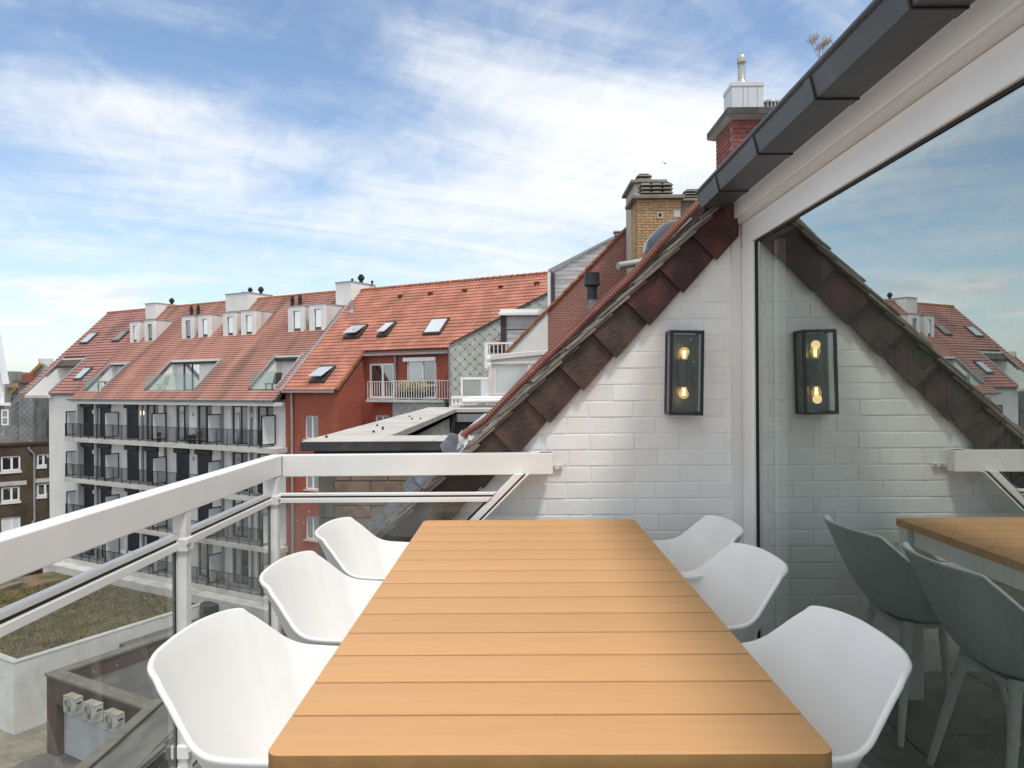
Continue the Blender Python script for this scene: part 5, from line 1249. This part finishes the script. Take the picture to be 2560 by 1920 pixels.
for fx in (.35, .5, .8): box('panel_joint', mat('grey_joint', (.35, .36, .37)), RC, bx0+(bx1-bx0)*fx, bx0+(bx1-bx0)*fx+.006, -.004, -.001, zq, bzt)
fxc = atY(1854, 190, RCY+.25); fl = (fxc.x-x0_, .25); fzt = atY(1854, 140, RCY+.25).z-RC.location.z
FLU = mat('brushed_flue', (.46, .45, .41), .3, .1, 4, metal=.65)
MB().lathe([(.125, bzt+.07), (.14, bzt+.10), (.062, bzt+.22), (.062, fzt-.20)], (*fl, 0), 18).build('flue', FLU, RC, smooth=50)
MB().lathe([(.064, fzt-.42), (.066, fzt-.415), (.066, fzt-.385), (.064, fzt-.38)], (*fl, 0), 18).build('flue_band', FLU, RC, smooth=50)
mb = MB()
for k in range(12):
    g = 2*math.pi*k/12; mb.box(fl[0]+.056*math.cos(g)-.006, fl[0]+.056*math.cos(g)+.006, fl[1]+.056*math.sin(g)-.006, fl[1]+.056*math.sin(g)+.006, fzt-.20, fzt-.10)
mb.build('flue_cage', FLU, RC)
MB().lathe([(.060, fzt-.125), (.074, fzt-.12), (.078, fzt-.09), (.074, fzt-.03), (.06, fzt), (.01, fzt+.004)], (*fl, 0), 18).build('flue_cap', FLU, RC, smooth=50)
# second round terminal half hidden behind the white box
p = atY(1926, 262, RCY+.3); AV = thing('round_vent_cap', 'low round slatted vent cap behind the white chimney box', 'vent', p-Vector((0, 0, .16)))
MB().lathe([(.11, .0), (.11, .10)], (0, 0, 0), 16).build('drum', FLU, AV, smooth=True); MB().lathe([(.16, .16), (.15, .20), (.08, .225)], (0, 0, 0), 18).build('cap', FLU, AV, smooth=True)
for k in range(14):
    g = 2*math.pi*k/14; box('slat', FLU, AV, .135*math.cos(g)-.012, .135*math.cos(g)+.012, .135*math.sin(g)-.012, .135*math.sin(g)+.012, .08, .16)
box('stand', CONC, AV, -.1, .1, -.1, .1, -.25, -.001)
# yellow chimney with louvred pots
def louvre(T, x, y, z, w, d, n, m, h=.075):
    for k in range(n):
        s = .045 if k % 2 == 0 else .0
        MB().hexa([(x-w/2, y-d/2, z+k*h), (x+w/2, y-d/2, z+k*h), (x+w/2, y+d/2, z+k*h), (x-w/2, y+d/2, z+k*h), (x-w/2+.05, y-d/2+.05, z+k*h+h*.62), (x+w/2-.05, y-d/2+.05, z+k*h+h*.62), (x+w/2-.05, y+d/2-.05, z+k*h+h*.62), (x-w/2+.05, y+d/2-.05, z+k*h+h*.62)]).build('louvre', m, T)
        box('louvre_core', RUBBER, T, x-w/2+.09, x+w/2-.09, y-d/2+.09, y+d/2-.09, z+k*h+h*.62, z+(k+1)*h)
YY = 19.6
x0_ = atY(1592.7, 560, YY).x; x1_ = atY(1702.7, 560, YY).x; y1_ = atX(1577.3, 560, x0_).y; zt = atY(1592.7, 499, YY).z
YC = thing('yellow_chimney', 'broad yellow brick chimney with three louvred concrete pots', 'chimney', (x0_, YY, zt-2.2))
brickstack(YC, 0, x1_-x0_, 0, y1_-YY, 0, 2.2, .222, .0765, .013, mat('yellow_brick', (.50, .325, .17), .85, .15, 6, .3, 40, rnd=.10, stain=(.40, .235, .13, .4), ss=3), mat('brown_mortar', (.24, .165, .11), .9))
POTC = mat('grey_concrete_pot', (.20, .185, .165), .9, .2, 5, .4, 30); SLB = mat('grey_slab', (.26, .235, .20), .9, .2, 4, .4, 30)
w_ = x1_-x0_; box('slab', SLB, YC, -.15, w_+.08, -.15, y1_-YY+.12, 2.202, 2.30, bevel=.01)
for k in range(3): louvre(YC, .26+.30*k, .30, 2.302, .295, .46, 4, POTC, .105)
hx0 = atY(1642, 545, YY).x-x0_; hz0 = atY(1642, 545, YY).z-(zt-2.2)
f = wallgrid(hx0, hx0+.17, hz0-.02, hz0+.16, -.02, -.002, [(hx0+.04, hx0+.13, hz0+.03, hz0+.125)]).build('flue_hatch', mat('pale_hatch', (.48, .42, .38), .8), YC)
box('hatch_opening', RUBBER, f, hx0+.04, hx0+.13, -.008, -.003, hz0+.03, hz0+.125)
box('white_patch', mat('white_patch', (.55, .53, .52), .8), YC, w_-.2, w_-.02, -.012, -.001, hz0+.02, hz0+.22)
gx0 = atY(1586, 470, 21.2).x; gx1 = atY(1656, 470, 21.2).x; gt = atY(1586, 459, 21.2).z
GC = thing('grey_chimney', 'taller grey rendered chimney behind the yellow one with a single louvred pot', 'chimney', (gx0, 21.2, gt-3.4))
GRN = mat('grey_render', (.42, .41, .38), .9, .1, 1.5, .4, 20, stain=(.26, .25, .22, .5), ss=1.5)
gy1 = atX(1565.5, 600, gx0).y-21.2
box('stack', GRN, GC, 0, gx1-gx0, 0, gy1, 0, 3.4); box('slab', SLB, GC, -.12, gx1-gx0+.12, -.12, gy1+.1, 3.402, 3.49, bevel=.01); louvre(GC, (gx1-gx0)*.42, .5, 3.492, .46, .5, 3, POTC, .10)
sx0 = atY(1703.5, 520, 20.6).x; s_t = atY(1703.5, 503, 20.6).z
SC = thing('dark_small_chimney', 'small dark chimney with louvred pot half hidden by the gutter', 'chimney', (sx0, 20.6, s_t-1.5))
box('stack', mat('brown_stack', (.19, .14, .105), .9, .2, 5, .4, 30), SC, 0, .7, 0, .6, 0, 1.5); box('slab', SLB, SC, -.08, .8, -.08, .7, 1.502, 1.57); louvre(SC, .36, .3, 1.572, .5, .42, 4, POTC, .08)
p = atY(1545, 584, 24); SM = thing('small_metal_flue', 'tiny metal cowl beside the top of the terracotta verge', 'flue', (p.x, 24, p.z-.55))
box('pipe', mat('dark_flue', (.07, .06, .05), .7), SM, -.1, .1, -.1, .1, 0, .5); box('cap', PIPE, SM, -.15, .15, -.15, .15, .57, .61); box('shaft', SLB, SM, -.12, .12, -.12, .12, -2.4, -.001)
for k in range(2): box('bracket', PIPE, SM, -.12+.2*k, -.08+.2*k, -.02, .02, .5, .57)
# ================================================================== left: brown brick building, slate stacks, far houses
LB = thing('brown_brick_building', 'brown brick flat-roofed building with white windows left of the apartment block', 'building', (-44.5, 58, GROUND), rad(38))
def lbp(px, py, y=0):
    n = Vector((-math.sin(rad(38)), math.cos(rad(38)), 0)); p = hit(px, py, LB.location+n*y, n)-LB.location; c, s = math.cos(rad(38)), math.sin(rad(38)); return p.x*c+p.y*s, p.z
wl_ = [(lbp(2, 1141)[0], lbp(51, 1141)[0], lbp(30, 1177)[1], lbp(30, 1140)[1]), (lbp(92, 1137)[0], lbp(122, 1137)[0], lbp(95, 1166)[1], lbp(95, 1136)[1]),
       (lbp(3, 1218)[0], lbp(49, 1218)[0], lbp(30, 1253)[1], lbp(30, 1217)[1]), (lbp(92, 1210)[0], lbp(130, 1210)[0], lbp(95, 1241)[1], lbp(95, 1210)[1]),
       (lbp(3, 1295)[0], lbp(51, 1295)[0], lbp(30, 1335)[1], lbp(30, 1293)[1])]
x0_ = lbp(-60, 1110)[0]; x1_ = lbp(124, 1110)[0]+3; zt = lbp(60, 1112)[1]
wallgrid(x0_, x1_, 0, zt, 0, .3, wl_).build('wall', BROWNBRICK, LB); box('core', mat('dark_interior', (.02, .02, .02)), LB, x0_, x1_, .35, 8, 0, zt-.2)
box('roof_edge', mat('brown_roof_edge', (.07, .045, .035), .8), LB, x0_, x1_, -.12, .2, zt, zt+.22); box('roof_surface', mat('brown_grey_felt', (.13, .105, .095), .9, .2, 1), LB, x0_, x1_, .21, 14, zt, zt+.10)
for i, o in enumerate(wl_):
    window(LB, *o, .08, PVC, WINPANE if i < 4 else FROST, .13, (.55,)); box('window_sill', RENDER, LB, o[0]-.05, o[1]+.1, -.08, .07, o[2]-.2, o[2]-.004)
    if i in (2, 3): box('lintel', CONC, LB, o[0]-.1, o[1]+.5, -.04, -.002, o[3]+.1, o[3]+.45)
u_ = lbp(72, 1120)[0]; u2 = lbp(85, 1135)[0]; z2 = lbp(85, 1135)[1]
MB().tube([(u_, -.1, lbp(72, 1117)[1]), (u_, -.1, lbp(72, 1122)[1]), (u2, -.12, z2), (u2, -.12, lbp(85, 1300)[1]), (u_+.1, -.3, lbp(76, 1312)[1])], .08, 8).build('downpipe', PIPE, LB, smooth=True)
DIAM = brickmat('small_grey_slates', (.27, .275, .275), (.23, .235, .235), (.09, .09, .09), .36, .36, .03, diag=True, offset=0, bump=1.0)
for (px0, px1, pt, pb2, Y, dp, lb) in ((45.6, 82.5, 957, 1096, 62, 1.6, 'tall slate-clad chimney block with brick crown, left of its narrower twin'), (95.5, 107, 955, 1096, 63, 2.2, 'narrow slate-clad chimney block close to the white apartment gable')):
    a = atY(px0, pt, Y); b = atY(px1, pb2, Y)
    T = thing('slate_clad_stack', lb, 'chimney', (a.x, Y, b.z-1)); w_ = b.x-a.x; h_ = a.z-b.z+1
    box('stack', DIAM, T, 0, w_, 0, dp, 0, h_); box('capping', mat('brown_cap', (.16, .11, .085), .8), T, -.3, w_+.15, -.25, dp+.2, h_+.002, h_+.22); box('brick_crown', REDBRICK, T, w_*.12, w_*.88, .2, dp-.2, h_+.222, h_+.75)
    box('return_wall', mat('grey_boarding', (.17, .175, .17), .9, .2, 1.5), T, w_+.003, w_+.45, .4, dp+.5, 0, h_-.05)
a = atY(26.8, 1005, 63); b = atY(45.5, 1096, 63)
T = thing('slate_clad_annex', 'lower slate-clad wall with a small black railing on top', 'wall', (a.x, 63, b.z-1))
box('wall', DIAM, T, 0, b.x-a.x, 0, 2, 0, a.z-b.z+1)
zt = a.z-b.z+1
for x in (0.02, .6, 1.1): box('rail_post', RAIL, T, x, x+.05, .1, .15, zt, zt+.75)
box('rail', RAIL, T, .02, 1.15, .1, .15, zt+.7, zt+.76)
# white houses at the left edge
WH = thing('white_gable_house', 'white weatherboarded gable house with steep white verge at the far left', 'house', (-52, 72, GROUND))
a = atY(-26, 720, 72)-WH.location; b = atY(17, 960, 72)-WH.location; b2 = atY(11, 985, 72)-WH.location
MB().prism([(-14, 0, 0), (b2.x, 0, 0), (b2.x, 0, b.z), (a.x, 0, a.z+.2), (-14, 0, a.z-4)], (-2.9, 4, 0)).build('wall', mat('white_boarding', (.72, .73, .71), .7, .04), WH)
MB().bar((a.x, -.1, a.z+.3), (b.x, -.1, b.z), .5, .35).build('verge_board', PVC, WH)
zr0 = (atY(5, 1007, 72)-WH.location).z; zr1 = (atY(5, 985, 72)-WH.location).z; xr1 = (atY(26, 985, 72)-WH.location).x
box('balcony_slab', PVC, WH, -14, xr1+.8, -1.2, 0, zr0-.25, zr0); box('balcony_rail', PVC, WH, -14, xr1, -1.2, -1.12, zr1-.06, zr1)
x = -5.0
while x < xr1: box('baluster', PVC, WH, x, x+.05, -1.18, -1.14, zr0, zr1-.06); x += .17
MB().prism([(-14, -1.6, zr0-.95), (-14, -1.0, zr0-.26), (-14, -1.0, zr0-.95)], (14+xr1-.7, 0, 0)).build('lean_to_roof', PANTILE, WH)
box('bay_wall', mat('white_boarding', (.72, .73, .71), .7, .04), WH, -14, xr1-.9, -1.3, -1.0, 0, zr0-.96)
o = [(atY(4, 1024, 70.7)-WH.location), (atY(22, 1063, 70.7)-WH.location)]
window(WH, o[0].x, o[1].x, o[1].z, o[0].z, -1.36, PVC, CURTPANE, .12, (), 'window', (.5,))
TN = thing('tan_roof_house', 'distant house with tan tiled roof and pale slate gable', 'house', (-60, 88, GROUND))
def tn(px, py): return atY(px, py, 88)-TN.location
TAN = mat('tan_tile', (.27, .17, .075), .85, .2, 1.2, .3, 10); PSL = brickmat('pale_far_slate', (.40, .41, .41), (.37, .38, .38), (.26, .27, .27), .5, .5, .03, diag=True, offset=0)
a, b, c, d = tn(66, 947), tn(70, 912), tn(105, 911), tn(124, 920); e = tn(62, 948)
MB().prism([(tn(105, 912).x, 0, 0), (tn(60, 950).x, 0, 0), (tn(64, 948).x, 0, tn(64, 948).z), (tn(105, 912).x, 0, tn(105, 912).z), (tn(114, 911).x, 0, tn(114, 911).z), (tn(150, 948).x, 0, tn(150, 948).z), (tn(150, 948).x, 0, 0)], (0, 5, 0)).build('gable', PSL, TN)
MB().prism([tuple(tn(64, 949)+Vector((0, -.05, 0))), tuple(tn(105, 911)+Vector((0, -.05, 0))), tuple(tn(69, 912.5)+Vector((0, 3, 0))), tuple(tn(40, 938)+Vector((0, 3, 0)))], (0, .2, .12)).build('roof', TAN, TN)
MB().bar(tuple(tn(63, 951)+Vector((0, -.2, 0))), tuple(tn(106, 910)+Vector((0, -.2, 0))), .3, .35).build('verge', mat('ochre_verge', (.36, .20, .06), .8), TN)
MB().lathe([(.5, -.4), (.75, .0), (.8, .7), (.7, .75)], tuple(tn(101, 910)+Vector((0, 1, 0))), 10).build('roof_vent', RENDER, TN)
box('dormer', mat('grey_dormer', (.30, .29, .27), .8), TN, tn(39, 948).x, tn(56, 948).x, -2, 0, 0, tn(40, 929).z); box('dormer', mat('grey_dormer', (.30, .29, .27), .8), TN, tn(56.1, 948).x, tn(68, 948).x, -1, .5, 0, tn(60, 931).z)
T2 = thing('low_brown_roof_house', 'low house with brown tiled lean-to roof between the white and tan houses', 'house', (-58, 82, GROUND))
def t2(px, py): return atY(px, py, 82)-T2.location
MB().prism([tuple(t2(12, 968)), tuple(t2(46, 968)), tuple(t2(44, 949)+Vector((0, 3, 0))), tuple(t2(19, 950)+Vector((0, 3, 0)))], (0, .2, .1)).build('roof', mat('brown_roof', (.20, .12, .085), .85, .2, 1.2), T2)
box('wall', mat('grey_dormer', (.30, .29, .27), .8), T2, t2(12, 968).x, t2(60, 968).x, .3, 3.2, 0, t2(12, 968).z-.05)
MB().bar(tuple(t2(27, 983)), tuple(t2(44, 966)), .2, .3).build('verge', mat('ochre_verge', (.36, .20, .06), .8), T2)
# ================================================================== ground, yard, green roof, garage
gd = MB().box(-900, 900, -400, 1500, GROUND-1, GROUND-.012).build('ground', mat('yard_ground', (.16, .15, .135), .9, .2, .3, .2, 4), None); gd['kind'] = 'structure'
F0 = OO; 
def L2(p): q = Vector(p)-OO; return q.dot(UU), q.dot(VV), q.z
c1 = L2(atZ(27, 1654, -11.2)); c2 = L2(atZ(412, 1543, -11.2))
ue = c1[0]*.5+c2[0]*.5+.0; vf = c1[1]
GRF = thing('green_roof_building', 'low white building with a mossy green roof and pale parapet', 'building', OO, RZ)
zt = 3.3; vback = -.9
box('wall', WHITE_PAINT, GRF, ue-16, ue, vf, vback, 0, zt-.12)
for b_ in ((ue-.35, ue, vf, vback), (ue-16, ue-.352, vf, vf+.35)): box('parapet_coping', CONC, GRF, *b_, zt-.118, zt+.0, bevel=.02)
box('substrate', mat('sedum_soil', (.115, .085, .045), .95, .35, .9, .7, 8, stain=(.075, .085, .022, .9), ss=.35, col2=(.16, .11, .065)), GRF, ue-16, ue-.352, vf+.352, vback, zt-.2, zt-.10)
gs = MB(); rgrass = np.random.default_rng(3)
for _ in range(16000):
    u = rgrass.uniform(ue-13, ue-.4); v = rgrass.uniform(vf+.4, vback-.1); h = rgrass.uniform(.04, .14); a = rgrass.uniform(0, 6.28); w = .03
    k = len(gs.v); gs.v += [(u-w*math.cos(a), v-w*math.sin(a), zt-.11), (u+w*math.cos(a), v+w*math.sin(a), zt-.11), (u+rgrass.normal(0, .05), v+rgrass.normal(0, .05), zt-.11+h)]; gs.f.append((k, k+1, k+2))
gs.build('sedum', mat('sedum_leaves', (.12, .105, .035), .95, .4, .5, stain=(.20, .12, .065, .8), ss=.33, col2=(.10, .115, .03)), GRF, kind='stuff', fix=False)
a = atZ(0, 1473, -11.05); b = atZ(53, 1456, -11.05)
tag(MB().tube([a-(b-a)*.5, b], .13, 14).build('metal_duct', FLU, None, smooth=True), 'grey metal duct lying on the mossy green roof', 'duct')
tr = box('ground_terrace', CONC, None, -20.5, 3, -.88, WV, 0, 3.66); tr['kind'] = 'structure'; tr.location = OO; tr.rotation_euler = (0, 0, RZ)
for px_, py_, lb in ((300, 1382, 'white plastic armchair on the lowest balcony'), (318, 1380, 'white armchair with a tan cushion on the lowest balcony')):
    p = fac(px_, py_, .6); T = thing('balcony_chair', lb, 'chair', OO+UU*p[0]+VV*.6+Vector((0, 0, floorsz[3])), RZ)
    MB().box(-.28, .28, -.28, .28, .38, .46).build('seat', PVC if px_ < 310 else mat('tan_cushion', (.35, .22, .12), .8), T); MB().box(-.28, .28, .24, .32, .46, .95).build('backrest', PVC, T)
    for x in (-.26, .26):
        for y in (-.26, .26): box('leg', PVC, T, x-.025, x+.025, y-.025, y+.025, 0, .38)
        box('armrest', PVC, T, x-.03, x+.03, -.28, .28, .6, .65)
gc = L2(atZ(118, 1881, GROUND)); gz_t = 3.45
gl_ = L2(atZ(356, 1753, -11.05))
GA = thing('garage', 'brown brick garage with pale sectional door and stone coping', 'garage', OO+UU*gc[0]+VV*gc[1], RZ)
Wd = gl_[0]-gc[0]+1.0; GB = brickmat('garage_brick', (.115, .058, .042), (.095, .048, .036), (.13, .085, .065), .21, .07, .012, var=.15)
wallgrid(0, Wd, 0, gz_t-.12, 0, .45, [(.75, Wd+1, 0, 2.25)]).build('wall', GB, GA)
box('side_wall', GB, GA, 0, .4, .452, 7.5, 0, gz_t-.12); box('rear_wall', GB, GA, .402, Wd+4, 7.1, 7.5, 0, gz_t-.12)
box('flat_roof', mat('grey_membrane', (.12, .12, .118), .8, .15, .8, .3, 6, stain=(.2, .2, .19, .6), ss=.6), GA, .402, Wd+4, .452, 7.09, 2.5, 2.62)
COPG = mat('mossy_stone_coping', (.20, .185, .15), .9, .2, 2, .4, 20, rnd=.08, stain=(.13, .125, .09, .6), ss=2)
x = -.06
while x < Wd: box('coping_stone', COPG, GA, x, min(x+1.1, Wd+.05)-.01, -.07, .55, gz_t-.118, gz_t, bevel=.015); x += 1.1
y = .555
while y < 7.3: box('coping_stone', COPG, GA, -.06, .48, y, y+1.08, gz_t-.118, gz_t+.002, bevel=.015); y += 1.09
DOOR = mat('pale_sectional_door', (.55, .57, .60), .5, .04, 2)
for k in range(4): box('door_section', DOOR, GA, .76, Wd+.9, .30, .34, .02+.555*k, .02+.555*k+.545, bevel=.01)
ACW = mat('grimy_white_metal', (.55, .55, .52), .6, .08, 2, .1, 20, stain=(.22, .21, .18, .7), ss=2.2); ACT = mat('mossy_unit_top', (.34, .32, .26), .9, .25, 5, .4, 20)
def ac_unit(px, py, label):
    u_ = L2(hit(px, py, GA.location-VV*.62, VV))
    T = thing('air_conditioner', label, 'air conditioner', OO+UU*u_[0]+VV*(gc[1]-.62)+Vector((0, 0, u_[2])), RZ, 'air conditioners on the garage front')
    box('casing', ACW, T, 0, .82, 0, .36, 0, .66, bevel=.02); box('top_plate', ACT, T, -.008, .828, -.008, .368, .662, .685)
    pr = [(.33+.23*math.copysign(abs(math.cos(g))**.7, math.cos(g)), -.012, .33+.25*math.copysign(abs(math.sin(g))**.7, math.sin(g))) for g in [2*math.pi*i/24 for i in range(24)]]
    MB().prism(pr, (0, .01, 0)).build('fan_grille', mat('dark_fan_grille', (.10, .10, .095), .7, .3, 6), T)
    g = MB()
    for k in range(9): r_ = .22-.024*k; g.tube([(.33+r_*math.cos(2*math.pi*i/20), -.016, .33+r_*1.08*math.sin(2*math.pi*i/20)) for i in range(21)], .004, 4, cap=False)
    g.build('guard_wires', ACW, T)
    box('handle', RUBBER, T, .822, .828, .08, .28, .44, .54); box('handle_lip', ACW, T, .829, .84, .06, .30, .52, .56)
    for x in (.1, .68): box('bracket', ZINC, T, x, x+.04, .02, .615, -.05, -.002)
ac_unit(158, 1780, 'grimy air conditioner with dark fan at the garage corner'); ac_unit(207, 1798, 'cleanest white air conditioner between the two grimy ones'); ac_unit(259, 1822, 'grimy air conditioner next to the grey membrane roof edge')
# near grey membrane roof
NR = thing('membrane_roof_building', 'low building with creased grey membrane roof below the terrace', 'building', (-10.9, 21, GROUND))
MEMB = mat('creased_grey_membrane', (.155, .15, .135), .75, .25, 1.2, .8, 3, stain=(.27, .265, .24, .7), ss=.7, scl=(1.6, .5, 1))
m = MB(); nx, ny = 50, 60
for j in range(ny+1):
    for i in range(nx+1):
        x = .35+7.5*i/nx; y = -14+14.4*j/ny
        m.v.append((x, y, 6.48+.02*math.sin(x*3+y*1.3)+.02*math.sin(x*1.1-y*3.7+2)+.012*math.sin(x*7+y*4)))
for j in range(ny):
    for i in range(nx): m.f.append((j*(nx+1)+i, j*(nx+1)+i+1, (j+1)*(nx+1)+i+1, (j+1)*(nx+1)+i))
m.build('membrane', MEMB, NR, smooth=80); box('wall', GB, NR, .02, 8, -14, .4, 0, 6.3)
y = -14
while y < .3: box('kerb_stone', COPG, NR, 0, .36, y, min(y+1.2, .42)-.01, 6.3, 6.53, bevel=.03); y += 1.2
box('kerb_stone', COPG, NR, .37, 8, .43, .75, 6.3, 6.5, bevel=.03); MB().tube([(.42, -14, 6.53), (.42, .3, 6.53)], .03, 8).build('cable', RUBBER, NR)
# brick paving of the yard: paver courses as real pieces
PV = MB(); tp = OO
for i in range(46):
    for j in range(30):
        u = gc[0]-9+i*.21+(.105 if j % 2 else 0); v = gc[1]-4+j*.32
        if u < gc[0]-.15: PV.box(u, u+.2, v, v+.31, 0, .014+random.uniform(-.003, .003))
pv = PV.build('yard_paving', mat('sandy_paver', (.30, .275, .215), .9, .2, .8, .3, 12, stain=(.17, .16, .11, .7), ss=.7), None, fix=False); pv['kind'] = 'stuff'; pv.location = OO+Vector((0, 0, -.01)); pv.rotation_euler = (0, 0, RZ)
pv['label'] = 'sandy brick paving of the yard'; pv['category'] = 'paving'
WT = box('water_butt', mat('grey_green_tank', (.12, .13, .125), .5), None, 0, 0, 0, 0, 0, 0) if False else None
p = L2(atZ(528, 1530, -11.6)); T = thing('round_tank', 'dark round tank on the low roof below the balconies', 'tank', OO+UU*p[0]+VV*p[1]+Vector((0, 0, 2.6)), RZ)
MB().lathe([(.55, 0), (.6, .1), (.6, .8), (.55, .85), (.1, .9)], (0, 0, 0), 18).build('drum', mat('dark_tank', (.05, .055, .055), .5), T, smooth=True)
lo = box('low_roof', mat('grey_membrane', (.12, .12, .118)), None, ue+.05, 6, -6, -1, 0, 2.6); lo.location = OO; lo.rotation_euler = (0, 0, RZ); tag(lo, 'low flat grey roof between green roof and brick house', 'roof')

# a bird gliding over the roofs
bp_ = atY(1663, 409, 40); m = MB()
m.v = [(-.16, 0, 0), (.14, 0, .02), (0, -.05, .04), (0, .05, .04), (0, 0, -.04), (-.02, -.30, .10), (.05, -.07, .03), (-.06, -.07, .03), (-.02, .30, .10), (.05, .07, .03), (-.06, .07, .03), (-.25, .05, .0), (-.25, -.05, .0)]
m.f = [(0, 2, 4), (0, 4, 3), (1, 4, 2), (1, 3, 4), (0, 3, 2), (1, 2, 3), (5, 6, 7), (8, 10, 9), (0, 11, 12), (7, 6, 2), (10, 3, 9)]
bd = m.build('bird', mat('pale_grey_feathers', (.30, .31, .33), .8), None); bd.location = bp_; bd.rotation_euler = (.5, -.3, .6)
tag(bd, 'small grey bird gliding in the sky left of the red chimney', 'bird')
